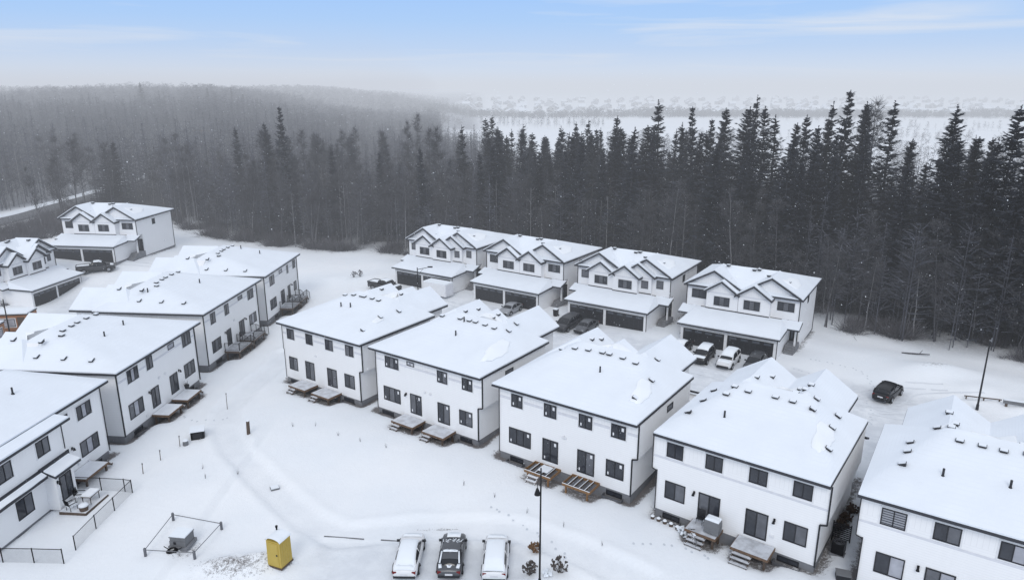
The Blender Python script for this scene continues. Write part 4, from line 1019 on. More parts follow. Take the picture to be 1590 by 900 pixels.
# ------------------------------------------------------------------ small things
def build_small():
    # portable toilet
    x, y = -16.25, 42.6; z = gz(x, y)-.05
    t = thing('portable_toilet', 'yellow portable toilet with white snowy roof near the parked cars', 'toilet', (x, y, z), R(-22))
    b = MB(); w = .58
    b.loft([[(-w,-w,.12),(w,-w,.12),(w,w,.12),(-w,w,.12)],[(-w*.97,-w*.97,2.1),(w*.97,-w*.97,2.1),(w*.97,w*.97,2.1),(-w*.97,w*.97,2.1)]])
    for k in range(5): b.box(w-.02, w+.012, -w+.12+.22*k, -w+.2+.22*k, .3, 1.9)
    b.build('cabin', M['yellow'], t)
    b = MB(); b.box(-.42, .42, -w-.022, -w+.02, .2, 2.0); b.box(-.36, .36, -w-.03, -w-.02, 1.2, 1.9); d = b.build('door', M['yellow'], t)
    b = MB(); b.box(.25, .36, -w-.06, -w-.03, 1.05, 1.16); b.build('handle', M['trim'], d)
    b = MB(); loops = []
    for k in range(13):
        a = PI*k/12; loops.append([(-math.cos(a)*(w+.05), yy, 2.1+math.sin(a)*.26+(.02 if j in (1,2,5,6) else 0)) for j, yy in enumerate((-w-.04,-.4,-.32,-.1,.1,.32,.4,w+.04))])
    b.loft(loops, closed=False); b.build('roof', M['snow'], t, True)
    b = MB(); b.box(-w-.05, w+.05, -w-.05, w+.05, 0, .12); b.build('base', M['dark_wood'], t)
    b = MB(); b.tube((-.45,.45,2.0), (-.45,.45,2.55), .06); b.tube((-.45,.45,2.5), (-.45,.45,2.62), .09); b.build('vent_pipe', M['black_metal'], t)
    # transformer with its low guard rail
    x, y = -24.2, 45.0; z = gz(x, y)
    t = thing('transformer_box', 'grey transformer box with snowy lid inside the low roped square', 'utility box', (x, y, z-.05), R(-8))
    b = MB(); b.box(-.72,.72,-.68,.68,-.1,.18); b.build('base', M['concrete'], t)
    b = MB(); b.box(-.6,.6,-.55,.55,.18,.85); b.box(-.62,.62,-.60,-.551,.22,.6); b.build('cabinet', M['utility'], t)
    b = MB(); b.box(-.64,.64,-.59,.59,.85,.92); b.build('lid', M['utility'], t)
    b = MB(); b.box(-.62,.62,-.57,.57,.923,1.0); b.build('snow_cover', M['snow'], t)
    b = MB(); b.box(-.3,-.1,-.62,-.60,.35,.55); b.build('door', M['trim'], t)
    t = thing('dug_up_spool', 'coiled cable lump in the snow against the transformer box', 'cable', (x-.35, y-.95, z-.05), .3)
    b = MB()
    for r_, zz in ((.36,.06),(.3,.14),(.22,.2)):
        for k in range(14): b.tube((math.cos(2*PI*k/14)*r_, math.sin(2*PI*k/14)*r_, zz), (math.cos(2*PI*(k+1)/14)*r_, math.sin(2*PI*(k+1)/14)*r_, zz+.02), .05, n=6)
    b.tube((.3,0,.1), (.7,-.2,.35), .04); b.tube((-.2,.2,.1),(-.5,.1,.5),.03); b.build('coil', M['black_metal'], t)
    cor = [(-26.2,47.86),(-22.24,47.19),(-22.61,43.34),(-26.17,43.48)]
    t = thing('guard_rail_square', 'low square of four grey posts and rails around the transformer box', 'barrier', (0,0,0))
    b = MB()
    for (px, py), (qx, qy) in zip(cor, cor[1:]+cor[:1]): b.tube((px, py, gz(px, py)+.52), (qx, qy, gz(qx, qy)+.52), .03, n=6)
    b.build('rail', M['grey_metal'], t)
    for px, py in cor:
        b = MB(); b.tube((px, py, gz(px, py)-.2), (px, py, gz(px, py)+.62), .10, n=12); b.tube((px, py, gz(px, py)+.62), (px, py, gz(px, py)+.67), .10, .06, n=12); b.build('post', M['grey_metal'], t)
    # black box, pedestal, burnt-looking post, path marker
    x, y = -30.0, 61.3; z = gz(x, y)
    t = thing('utility_box', 'black utility box with thick snow cap standing by the left houses', 'utility box', (x, y, z-.05), R(20))
    b = MB(); b.box(-.6,.6,-.5,.5,0,.85); b.build('cabinet', M['black_metal'], t)
    b = MB(); b.box(-.66,.66,-.56,.56,.852,1.02); b.build('snow_cover', M['snow'], t)
    b = MB(); b.box(-.4,.4,-.52,-.5,.15,.7); b.build('door', M['trim'], t)
    x, y = -30.55, 59.85; t = thing('cable_pedestal', 'short grey pedestal beside the black utility box', 'pedestal', (x, y, gz(x, y)-.1))
    b = MB(); b.tube((0,0,0),(0,0,.55),.26,.24,n=12); b.build('drum', M['utility'], t); b = MB(); b.tube((0,0,.552),(0,0,.66),.27,.2,n=12); b.build('snow_cover', M['snow'], t)
    x, y = -25.4, 61.9; t = thing('bollard', 'thick dark wooden post standing alone beside the curved path', 'post', (x, y, gz(x, y)-.1))
    b = MB(); b.tube((0,0,0),(.05,0,1.45),.17,.16,n=10); b.build('shaft', M['dark_wood'], t); b = MB(); b.tube((.05,0,1.452),(.05,0,1.55),.16,.1,n=10); b.build('snow_cover', M['snow'], t)
    x, y = -20.2, 53.4; t = thing('path_slab', 'small snowy square lid at the edge of the curved path', 'lid', (x, y, gz(x, y)), .5)
    b = MB(); b.box(-.35,.35,-.3,.3,0,.14); b.build('frame', M['utility'], t); b = MB(); b.box(-.32,.32,-.27,.27,.141,.2); b.build('snow_cover', M['snow'], t)
    for k, (px, py, h_, lab) in enumerate(((-29.96,68.3,1.9,'tall thin dark stake at the bend of the path'),(-30.98,59.58,1.2,'thin stake beside the grey pedestal'),(-31.54,56.98,1.1,'middle of three thin stakes in a line by the left houses'),(-31.95,54.67,1.1,'thin stake nearest the wire fence'),(-38.3,57.6,1.3,'thin stake by the corner of the nearest left house'))):
        t = thing('survey_stake', lab, 'stake', (px, py, gz(px, py)-.1), 0, 'thin survey stakes in the snow')
        b = MB(); b.tube((0,0,0),(.03,.02,h_),.035,.03,n=6); b.build('shaft', M['dark_wood'], t); b = MB(); b.box(-.01,.09,-.01,.05,h_-.12,h_); b.build('flag', M['utility'], t)
    # dry weed tufts on the lawn
    tufts = [(-21.69,63.75),(-19.46,63.75),(-16.75,61.73),(-14.32,60.45),(-11.67,59.21),(-4.07,52.92),(-1.43,51.17),(1.17,48.89),(3.93,47.02),(-24,55.2),(-26.2,53.8),(6.6,44.8),(-27.1,55.4)]
    rr = random.Random(3); base = None
    for px, py in tufts:
        if base is None:
            b = MB()
            for k in range(7): b.tube((0,0,0), (rr.uniform(-.14,.14), rr.uniform(-.14,.14), rr.uniform(.25,.6)), .012, .004, n=3)
            base = b.mesh('weed_tuft', M['brush'], fix=False)
        tag(link('weed_tuft', base, None, (px, py, gz(px, py)-.03), rr.uniform(0,6)), 'thin dry weed tuft poking through the open snow lawn', 'weed', 'dry weed tufts on the lawn')
    # kerb edge showing at the back of the parking row
    b = MB(); b.bar((-14.3,46.75,gz(-13,47.3)-.02), (-11.2,46.4,gz(-11,47)-.02), .07, .12); b.bar((-9.9,46.3,gz(-9.5,47)+.0), (-8.3,46.15,gz(-8.3,47)-.03), .07, .12)
    tag(b.build('kerb', M['kerb']), 'concrete kerb showing through the snow', None, None, 'structure')
    # chain link fences of the fenced yard
    def fence(pts, label, h=1.15):
        t = thing('wire_fence', label, 'fence', (0,0,0), 0, 'black wire yard fences')
        P = [Vector((a, b_, gz(a, b_))) for a, b_ in pts]
        r = MB(); m = MB()
        for p, q in zip(P, P[1:]):
            r.tube((p.x,p.y,p.z+h), (q.x,q.y,q.z+h), .028, n=6)
            m.poly([(p.x,p.y,p.z-.05),(q.x,q.y,q.z-.05),(q.x,q.y,q.z+h-.02),(p.x,p.y,p.z+h-.02)])
        r.build('top_rail', M['black_metal'], t); m.build('wire_mesh', M['chain'], t, fix=False)
        for p in P: b = MB(); b.tube((p.x,p.y,p.z-.2),(p.x,p.y,p.z+h+.06),.04,n=8); b.build('post', M['black_metal'], t)
    fence([(-36.6,52.4),(-34.12,52.1),(-32.02,51.85),(-31.32,51.67),(-31.49,49.22),(-31.63,46.87),(-31.67,44.31)], 'black wire fence closing the side yard of the nearest left house')
    fence([(-38.2,43.02),(-36.0,42.94),(-33.74,42.86),(-31.58,42.76)], 'short black wire fence at the bottom left corner of the picture')
    # patio furniture on the fenced deck
    a = R(84.5); ox, oy = -37.04, 55.22; wx = lambda u, v: (ox+u*math.cos(a)-v*math.sin(a), oy+u*math.sin(a)+v*math.cos(a))
    for u, v, rz, lab in ((-4.5,-2.6,.2,'dark patio chair against the patio door'),(-5.9,-2.9,1.2,'dark patio chair at the corner of the fenced deck')):
        px, py = wx(u, v); t = thing('patio_chair', lab, 'chair', (px, py, -.95), a+rz, 'patio chairs by the fenced yard')
        b = MB(); b.box(-.3,.3,-.3,.3,.38,.44); b.build('seat', M['snow'], t); b = MB(); b.bar((-.28,.3,.42),(-.28,.42,1.0),.04,.04); b.bar((.28,.3,.42),(.28,.42,1.0),.04,.04)
        for k in range(5): b.bar((-.2+.1*k,.3,.46),(-.2+.1*k,.41,.98),.05,.02)
        b.build('backrest', M['black_metal'], t)
        for sx in (1,-1):
            for sy in (1,-1): b = MB(); b.tube((sx*.27,sy*.27,0),(sx*.27,sy*.27,.38),.025,n=6); b.build('leg', M['black_metal'], t)
        b = MB()
        for sx in (1,-1): b.bar((sx*.32,-.3,.62),(sx*.32,.32,.62),.06,.04)
        b.build('armrest', M['black_metal'], t)
    px, py = wx(-4.6,-3.6); t = thing('patio_table', 'low snow topped table on the fenced deck', 'table', (px, py, -.95), a)
    b = MB(); b.box(-.6,.6,-.42,.42,.62,.68); b.build('tabletop', M['dark_wood'], t); b = MB(); b.box(-.57,.57,-.4,.4,.682,.80); b.build('snow_cover', M['drift'], t)
    for sx in (1,-1):
        for sy in (1,-1): b = MB(); b.tube((sx*.5,sy*.33,0),(sx*.5,sy*.33,.62),.03,n=6); b.build('leg', M['black_metal'], t)
    px, py = wx(-5.9,-3.9); t = thing('covered_planter', 'round planter under a snow dome on the fenced deck', 'planter', (px, py, -.95))
    b = MB(); b.tube((0,0,0),(0,0,.4),.3,.36,n=12); b.build('pot', M['dark_wood'], t); b = MB(); b.loft([[(math.cos(2*PI*k/12)*r_, math.sin(2*PI*k/12)*r_, zz) for k in range(12)] for r_, zz in ((.37,.4),(.33,.52),(.18,.6),(.03,.62))]); b.build('snow_cover', M['snow'], t, True)
    # flower pot on the second left house platform
    a2 = R(84.9); px, py = -36.04+3.4*math.cos(a2)+.5*math.sin(a2), 67.63+3.4*math.sin(a2)-.5*math.cos(a2)
    t = thing('flower_pot', 'dark flower pot with dead stems on the far platform of a left column house', 'pot', (px, py, -.28))
    b = MB(); b.tube((0,0,0),(0,0,.42),.2,.28,n=12); b.build('pot', M['trim'], t); b = MB(); rr = random.Random(9)
    for k in range(22): b.tube((0,0,.4),(rr.uniform(-.35,.35),rr.uniform(-.35,.35),rr.uniform(.6,.95)),.02,.008,n=3)
    b.build('stem', M['stalk'], t, fix=False)
    # things heaped on the stoop of the fourth middle row house
    a4 = R(-36.6); w4 = lambda u, v: (16.13+u*math.cos(a4)-v*math.sin(a4), 45.34+u*math.sin(a4)+v*math.cos(a4))
    px, py = w4(-1.05,-.95); t = thing('covered_grill', 'snow capped grey grill under a cover on the cluttered stoop', 'grill', (px, py, -.3), a4)
    b = MB(); b.loft([[(-.55*s,-.35*s,z),(.55*s,-.35*s,z),(.55*s,.35*s,z),(-.55*s,.35*s,z)] for s, z in ((1.0,0),(1.04,.5),(.98,.95),(.9,1.02))]); b.build('cover', M['utility'], t); b = MB(); b.loft([[(-.52*s,-.33*s,z),(.52*s,-.33*s,z),(.52*s,.33*s,z),(-.52*s,.33*s,z)] for s, z in ((1.0,1.022),(.98,1.1),(.8,1.18),(.4,1.2))]); b.build('snow_cover', M['snow'], t)
    px, py = w4(-2.35,-1.9); t = thing('bicycle', 'snow dusted bicycle leaning on the cluttered stoop steps', 'bicycle', (px, py, gz(px, py)+.03), a4+2.3)
    t.rotation_euler = (R(14), 0, a4+2.4)
    for yy in (-.52,.52):
        b = MB(); n = 22
        for k in range(n): b.tube((yy+math.cos(2*PI*k/n)*.34,0,.36+math.sin(2*PI*k/n)*.34),(yy+math.cos(2*PI*(k+1)/n)*.34,0,.36+math.sin(2*PI*(k+1)/n)*.34),.03,n=6,caps=False)
        for k in range(8): b.tube((yy,0,.36),(yy+math.cos(PI*k/4)*.34,0,.36+math.sin(PI*k/4)*.34),.006,n=3)
        b.build('wheel', M['utility'], t)
    b = MB()
    for p, q in (((-.52,0,.36),(-.1,0,.34)),((-.1,0,.34),(-.22,0,.86)),((-.52,0,.36),(-.2,0,.78)),((-.2,0,.78),(.34,0,.82)),((-.1,0,.34),(.34,0,.8)),((.34,0,.92),(.52,0,.36))): b.tube(p,q,.025,n=6)
    b.build('frame', M['sticker'], t)
    b = MB(); b.tube((.32,-.3,.98),(.32,.3,.98),.022,n=6); b.tube((.34,0,.85),(.32,0,.98),.022,n=6); b.build('handlebar', M['black_metal'], t)
    b = MB(); b.box(-.36,-.1,-.07,.07,.86,.92); b.build('saddle', M['snow'], t)
    px, py = w4(-3.0,-1.2); t = thing('garden_shrub', 'snow loaded twiggy shrub at the corner of the cluttered stoop', 'shrub', (px, py, gz(px, py)-.1))
    shrub_parts(t, .55, .9, 5, 'utility', 'snow')
    px, py = w4(-2.2,-.45); t = thing('patio_chair', 'folded dark chair against the patio door of the cluttered stoop', 'chair', (px, py, -.3), a4, 'patio chairs by the fenced yard')
    t['group'] = 'stoop chairs'
    b = MB(); b.box(-.26,.26,-.26,.2,.42,.47); b.build('seat', M['trim'], t); b = MB(); b.box(-.26,.26,.18,.23,.5,1.05); b.build('backrest', M['trim'], t)
    for sx in (1,-1):
        for sy in (-.24,.16): b = MB(); b.bar((sx*.23,sy,0),(sx*.23,sy,.42),.03,.03); b.build('leg', M['trim'], t)
    # planted stones and pots in a row at the wall foot
    for k in range(5):
        px, py = w4(-5.9+.55*k, -.75-.08*k); rr = random.Random(k)
        t = thing('potted_stump', 'small round snow capped pot in the row under the basement window', 'pot', (px, py, gz(px, py)-.05), 0, 'snow capped pots along the wall')
        b = MB(); b.tube((0,0,0),(0,0,.3),.15,.17,n=10); b.build('pot', M['dark_wood'], t); b = MB(); b.tube((0,0,.302),(0,0,.38),.17,.09,n=10); b.build('snow_cover', M['snow'], t)
    # air conditioner, bin between the two right houses
    px, py = w4(6.75,3.2); t = thing('air_conditioner', 'dark air conditioner with round fan top in the gap between the right houses', 'air conditioner', (px, py, gz(px, py)), a4)
    b = MB(); b.box(-.42,.42,-.42,.42,.05,.85); b.build('cabinet', M['black_metal'], t); b = MB()
    for r_ in (.36,.26,.15):
        for k in range(16): b.tube((math.cos(2*PI*k/16)*r_,math.sin(2*PI*k/16)*r_,.88),(math.cos(2*PI*(k+1)/16)*r_,math.sin(2*PI*(k+1)/16)*r_,.88),.02,n=5,caps=False)
    b.build('fan_guard', M['grey_metal'], t)
    b = MB(); b.box(-.5,.5,-.5,.5,-.2,.05); b.build('base', M['concrete'], t)
    px, py = w4(6.6,4.6); t = thing('lattice_screen', 'dark slatted screen standing behind the air conditioner', 'screen', (px, py, gz(px, py)), a4)
    b = MB()
    for k in range(8): b.box(-.6,.6,-.02,.02,.2+.16*k,.28+.16*k)
    b.build('slat', M['trim'], t); b = MB()
    for s_ in (-.6,.6): b.box(s_-.04,s_+.04,-.04,.04,-.2,1.5)
    b.build('post', M['trim'], t)
    px, py = w4(7.7,.3); t = thing('storage_crate', 'dark crate in the gap at the bottom edge between the right houses', 'crate', (px, py, gz(px, py)-.05), a4+.3)
    b = MB(); b.box(-.45,.45,-.35,.35,0,.5); b.build('body', M['trim'], t); b = MB(); b.box(-.48,.48,-.38,.38,.502,.56); b.build('lid', M['utility'], t)
    px, py = w4(6.55,7.0)
    for k, (u, v) in enumerate(((6.35,6.0),(6.4,7.1),(6.5,8.4))):
        px, py = w4(u, v); t = thing('garden_shrub', ('dark shrub nearest the air conditioner by the side wall','dark shrub in the middle of the side wall bed','dark shrub at the street end of the side wall bed')[k], 'shrub', (px, py, gz(px, py)-.1), k)
        shrub_parts(t, .5, .9, 20+k, 'black_metal', 'dark_wood')
    # wheeled bin
    x, y = 6.3, 97.0; t = thing('wheeled_bin', 'black wheeled bin with snow on its lid beside the van', 'bin', (x, y, gz(x, y)-.02), R(-30))
    b = MB(); b.loft([[(-.3*s,-.33*s,z),(.3*s,-.33*s,z),(.3*s,.33*s,z),(-.3*s,.33*s,z)] for s, z in ((.85,.08),(1.05,1.0))]); b.build('body', M['black_metal'], t)
    b = MB(); b.box(-.34,.34,-.37,.37,1.0,1.06); b.build('lid', M['black_metal'], t); b = MB(); b.box(-.32,.32,-.35,.35,1.062,1.16); b.build('snow_cover', M['snow'], t)
    for s_ in (1,-1): b = MB(); b.tube((s_*.3-.04,.33,.12),(s_*.3+.04,.33,.12),.12,n=12); b.build('wheel', M['tyre'], t)
    # white box trailer before the far garage
    x, y = -11.6, 107.2; t = thing('box_trailer', 'white box trailer parked before the far garage, snow on top', 'trailer', (x, y, gz(x, y)), R(-33))
    b = MB(); b.box(-2.2,2.2,-1.0,1.0,.5,2.3); b.box(-2.24,2.24,-1.02,1.02,.42,.52); b.build('body', M['casing'], t); b = MB(); b.box(-2.18,2.18,-.98,.98,2.302,2.42); b.build('snow_cover', M['snow'], t)
    b = MB(); b.box(2.2,2.25,-.9,.9,.6,2.2); b.build('door', M['band'], t)
    for s_ in (1,-1):
        for xx in (-.4,.4): b = MB(); b.tube((xx,s_*.85,.32),(xx,s_*1.05,.32),.32,n=14); b.build('wheel', M['tyre'], t)
    b = MB(); b.bar((-2.2,.5,.5),(-3.2,0,.5),.08,.08); b.bar((-2.2,-.5,.5),(-3.2,0,.5),.08,.08); b.build('tow_bar', M['black_metal'], t)
    # orange site cabins
    for x, y, rz, L_, lab in ((-68.3,85.3,8,5.6,'orange site cabin nearer of two at the left edge, white window in its side'),(-68.0,91.0,8,6.0,'orange site cabin farther of two at the left edge, tucked by the garage wall')):
        z = gz(x, y)-.1; t = thing('site_cabin', lab, 'cabin', (x, y, z), R(rz), 'orange site cabins')
        b = MB(); b.box(-L_/2,L_/2,-1.25,1.25,.25,2.5); b.build('wall', M['orange'], t)
        b = MB(); b.box(-L_/2-.08,L_/2+.08,-1.33,1.33,2.5,2.64); b.box(-L_/2-.02,L_/2+.02,-1.28,1.28,.08,.26); r_ = b.build('roof', M['trim'], t)
        b = MB(); b.box(-L_/2-.05,L_/2+.05,-1.3,1.3,2.642,2.8); b.build('snow_cover', M['snow'], r_)
        window(t, lambda p: (p[0], -1.25-p[1], p[2]), L_/2-3.4, L_/2-1.6, .9, 2.0, (2, 2)); window(t, lambda p: (L_/2+p[1], p[0], p[2]), -.5, .6, .9, 2.0, (2,))
        b = MB(); b.box(L_/2-1.3,L_/2-.4,-1.3,-1.248,.28,2.2); b.build('door', M['dark_wood'], t)
        b = MB()
        for xx in (-L_/2+.5,0,L_/2-.5): b.box(xx-.2,xx+.2,-1.2,1.2,-.3,.08)
        b.build('skid', M['dark_wood'], t)

def shrub_parts(t, r, h, seed, stemmat, headmat, n=46):
    rr = random.Random(seed); b = MB(); g = MB()
    for k in range(n):
        a = rr.uniform(0, 2*PI); q = r*math.sqrt(rr.random()); p = (math.cos(a)*q, math.sin(a)*q, h*rr.uniform(.45, 1.0)*(1-.3*q/r))
        b.tube((p[0]*.15, p[1]*.15, 0), p, .012, .006, n=3, caps=False)
        s = rr.uniform(.05, .11)
        for j in range(3): g.tube((p[0]+rr.uniform(-s,s), p[1]+rr.uniform(-s,s), p[2]-s*.5), (p[0]+rr.uniform(-s,s), p[1]+rr.uniform(-s,s), p[2]+s), s*.7, s*.2, n=5)
    b.build('stem', M[stemmat], t, fix=False); g.build('foliage', M[headmat], t, fix=False)

def build_shrubs():
    for x, y, r, h, sd, head, lab in ((1.62,44.4,.42,.75,31,'stalk_brown','small russet topped shrub just behind the tall black lamp post'),(1.25,42.1,.5,1.1,32,'stalk','pale grey shrub left of the lamp post foot'),(3.35,42.2,.65,1.3,33,'stalk','largest dry headed shrub right of the lamp post foot'),(2.45,41.9,.3,.5,34,'snow','small snow white shrub between the lamp post and the largest shrub')):
        t = thing('dry_shrub', lab, 'shrub', (x, y, gz(x, y)-.05)); shrub_parts(t, r, h, sd, 'stalk', head, 42)
    for x, y, lab in ((-44.0,113.6,'leftmost dry stalk cluster on the open snow beside the far left street'),(-27.4,118.5,'left of two dry stalk clusters on the open snow beyond the left column'),(-26.2,118.2,'right of two dry stalk clusters on the open snow beyond the left column')):
        t = thing('dry_shrub', lab, 'shrub', (x, y, gz(x, y)-.05)); shrub_parts(t, .5, 1.3, int(abs(x)), 'brush', 'brush', 24)

def build_lamps():
    # tall black post in front
    x, y = 1.86, 40.5; z = gz(x, y); H = 7.6-z
    t = thing('lamp_post', 'tall black lamp post at the bottom centre with a hanging bell lamp', 'lamp post', (x, y, z))
    b = MB(); b.tube((0,0,-.2),(0,0,H),.075,.05,n=12); b.tube((0,0,0),(0,0,.8),.11,.10,n=12); b.tube((0,0,H),(0,0,H+.06),.06,.02,n=12); b.build('pole', M['black_metal'], t)
    b = MB(); b.tube((0,0,7.9),(-.22,0,7.95),.022,n=6); b.tube((-.22,0,7.95),(-.22,0,7.6),.022,n=6); b.build('arm', M['black_metal'], t)
    b = MB(); b.loft([[(-.22+math.cos(2*PI*k/14)*r_, math.sin(2*PI*k/14)*r_, zz) for k in range(14)] for r_, zz in ((.06,7.68),(.10,7.58),(.16,7.4),(.21,7.22),(.2,7.2))]); l = b.build('lamp_shade', M['black_metal'], t, True)
    def street(x, y, z0, H, arms, lab, s=1.0):
        t = thing('street_lamp', lab, 'street lamp', (x, y, z0))
        b = MB(); b.tube((0,0,-.3),(0,0,H),.10*s,.06*s,n=10); b.tube((0,0,0),(0,0,.6),.16*s,.14*s,n=10); b.build('pole', M['black_metal'], t)
        for dx, dz in arms:
            b = MB(); b.tube((0,0,H-.3),(dx,0,H-.3+dz),.045*s,.035*s,n=8); b.tube((0,0,H-1.2),(dx*.5,0,H-.3+dz*.5),.025*s,n=6); b.build('arm', M['black_metal'], t)
            b = MB(); b.box(min(dx*.85,dx*1.25),max(dx*.85,dx*1.25),-.16,.16,H-.3+dz-.03,H-.3+dz+.09); b.build('lamp_head', M['black_metal'], t)
            b = MB(); b.box(min(dx*.9,dx*1.2),max(dx*.9,dx*1.2),-.12,.12,H-.3+dz-.06,H-.3+dz-.03); b.build('lens', M['clear_lens'], t)
        return t
    street(-13.1, 95, gz(-13.1,95), 7.2-gz(-13.1,95), [(1.7,.35)], 'black street lamp with one arm before the far garage house')
    street(-64.5, 86, gz(-64.5,86), 5.3-gz(-64.5,86), [(-1.2,.05)], 'black street lamp at the left edge beside the orange cabins')
    x, y = 47.3, 66; z = gz(x, y)
    t = thing('lamp_post', 'slim dark pole rising beyond the nearest right roof, with a small lantern tip', 'lamp post', (x, y, z))
    H = 7.0-z
    b = MB(); b.tube((0,0,-.3),(0,0,H),.10,.065,n=10); b.tube((0,0,0),(0,0,.6),.15,.13,n=10); b.build('pole', M['trim'], t)
    b = MB(); b.tube((0,0,H),(0,0,H+.08),.07,.08,n=10); b.tube((.12,0,H-.1),(.12,0,H+.3),.05,.04,n=8); b.build('lamp_head', M['rim'], t)
    # barrier rails at the far right
    t = thing('road_barrier', 'grey wooden barrier end half buried in snow at the right edge', 'barrier', (50.8, 66.0, gz(50.8,66)), R(-25))
    b = MB(); b.box(-.8,4.5,-.12,.12,.25,.6); b.build('beam', M['utility'], t)
    for xx in (-.5,1.5,3.5): b = MB(); b.box(xx-.1,xx+.1,-.1,.1,-.3,.25); b.build('post', M['dark_wood'], t)
    b = MB(); b.box(-.78,4.48,-.11,.11,.602,.7); b.build('snow_cover', M['snow'], t)
    t = thing('snow_fence_rail', 'thin dark rail on short posts left of the road barrier', 'rail', (48.3, 68.0, gz(48.3,68)), R(-18))
    b = MB(); b.bar((-1.0,0,.35),(2.4,0,.35),.08,.1); b.build('rail', M['dark_wood'], t)
    for xx in (-.8,.8,2.2): b = MB(); b.box(xx-.05,xx+.05,-.05,.05,-.2,.32); b.build('post', M['dark_wood'], t)
    t = thing('fallen_log', 'thin log lying on the snow below the dark trees at right', 'log', (50.6, 83.2, gz(50.6,83.2)), R(-14))
    b = MB(); b.tube((-1.6,0,.12),(1.6,.1,.16),.12,.07,n=8); b.build('trunk', M['bark'], t); b = MB(); b.tube((.4,.05,.14),(.9,.6,.5),.05,.02,n=6); b.build('branch', M['bark'], t)
    # utility pole by the far road
    x, y = -107.2, 250; z = gz(x, y); t = thing('utility_pole', 'wooden utility pole with cross arm by the far road', 'utility pole', (x, y, z))
    b = MB(); b.tube((0,0,-.3),(0,0,11.2),.2,.13,n=8); b.build('pole', M['dark_wood'], t); b = MB(); b.box(-3.0,3.0,-.1,.1,10.5,10.8); b.build('cross_arm', M['dark_wood'], t)
    b = MB()
    for xx in (-2.7,-1.2,1.2,2.7): b.tube((xx,0,10.8),(xx,0,11.1),.08,n=6)
    b.build('insulator', M['rim'], t)

# ------------------------------------------------------------------ ruts and footprints pressed into the snow
def build_tracks():
    m = snow_mat('packed_snow', (.71, .74, .78), .5); m2 = snow_mat('footprint_snow', (.60, .635, .68), .3)
    rr = random.Random(17)
    def smooth(pts, step=.45):
        out = []; n = len(pts)
        for i in range(n-1):
            p0, p1, p2, p3 = pts[max(0, i-1)], pts[i], pts[i+1], pts[min(n-1, i+2)]
            k = max(2, int(math.dist(p1, p2)/step))
            for j in range(k):
                t = j/k
                out.append(tuple(.5*((2*p1[c])+(-p0[c]+p2[c])*t+(2*p0[c]-5*p1[c]+4*p2[c]-p3[c])*t*t+(-p0[c]+3*p1[c]-3*p2[c]+p3[c])*t**3) for c in (0, 1)))
        return out+[pts[-1]]
    def rut(b, pts, off, w):
        P = smooth(pts); rows = []; gap = 0
        for i, (x, y) in enumerate(P):
            a, c = P[max(0, i-1)], P[min(len(P)-1, i+1)]; dx, dy = c[0]-a[0], c[1]-a[1]; l = math.hypot(dx, dy)+1e-9; nx, ny = -dy/l, dx/l
            ww = w*(.6+.8*rr.random()); o_ = off+rr.uniform(-.05, .05)
            r = [(x+nx*(o_+q), y+ny*(o_+q)) for q in (-ww/2, ww/2)]
            rows.append([(px, py, gz(px, py)+.022) for px, py in r])
            if gap > 0: gap -= 1
            elif rr.random() < .07: gap = rr.randint(1, 4)
            if i and gap == 0: b.poly([rows[i-1][0], rows[i-1][1], rows[i][1], rows[i][0]])
    lanes = [[(-14, 107), (-4, 98), (6, 88.5), (18, 79), (29, 70.5), (37, 65.5), (45, 62)], [(-16, 108.5), (-6, 100.5), (5, 90.5), (16, 82), (27, 73.5), (36, 68.2), (44, 66)],
             [(28, 72), (34, 70), (38.5, 70), (42, 72), (47, 71)], [(37, 66), (40.5, 66.5), (44, 69), (50, 68.5)], [(6.5, 92), (10, 87), (15, 82.5)], [(24.5, 80), (24.5, 76), (27, 73)], [(-46, 106), (-50, 116), (-58, 121), (-70, 121)], [(-48, 96), (-54, 103), (-64, 105), (-69, 104)],
             [(-28.6,84),(-28.6,78),(-29.6,70),(-28.4,63.4),(-25.2,58.6),(-21,54),(-17.2,50),(-12,47.9),(-4,47.9),(2,47),(8,42)], [(-7.3,40.5),(-7.3,38)], [(-1.1,40.6),(-1,38)]]
    b = MB()
    for L_ in lanes[:-3]:
        for o_ in (-.75, .75): rut(b, L_, o_, .26)
    tag(b.build('tyre_tracks', m, None, False, False), 'faint tyre ruts pressed into the snow', None, None, 'stuff')
    f = MB()
    for pts in ([(33,77),(35.5,73),(37,67.5),(35,63)], [(36.2,80),(40,76.5),(39.5,71.5)], [(-1.6,49.8),(2.2,46.5),(4,44)], [(-29,66),(-31.5,64.8),(-33.6,66)], [(9,45),(11.8,44.6),(14,43.2)]):
        for i, (x, y) in enumerate(smooth(pts, .62)):
            s_ = .11 if i % 2 else -.11; x += s_+rr.uniform(-.05, .05); y += rr.uniform(-.06, .06)
            f.poly([(x+math.cos(k*PI/4)*.10, y+math.sin(k*PI/4)*.15, gz(x, y)+.018) for k in range(8)])
    tag(f.build('footprints', m2, None, False, False), 'trails of footprints in the snow', None, None, 'stuff')

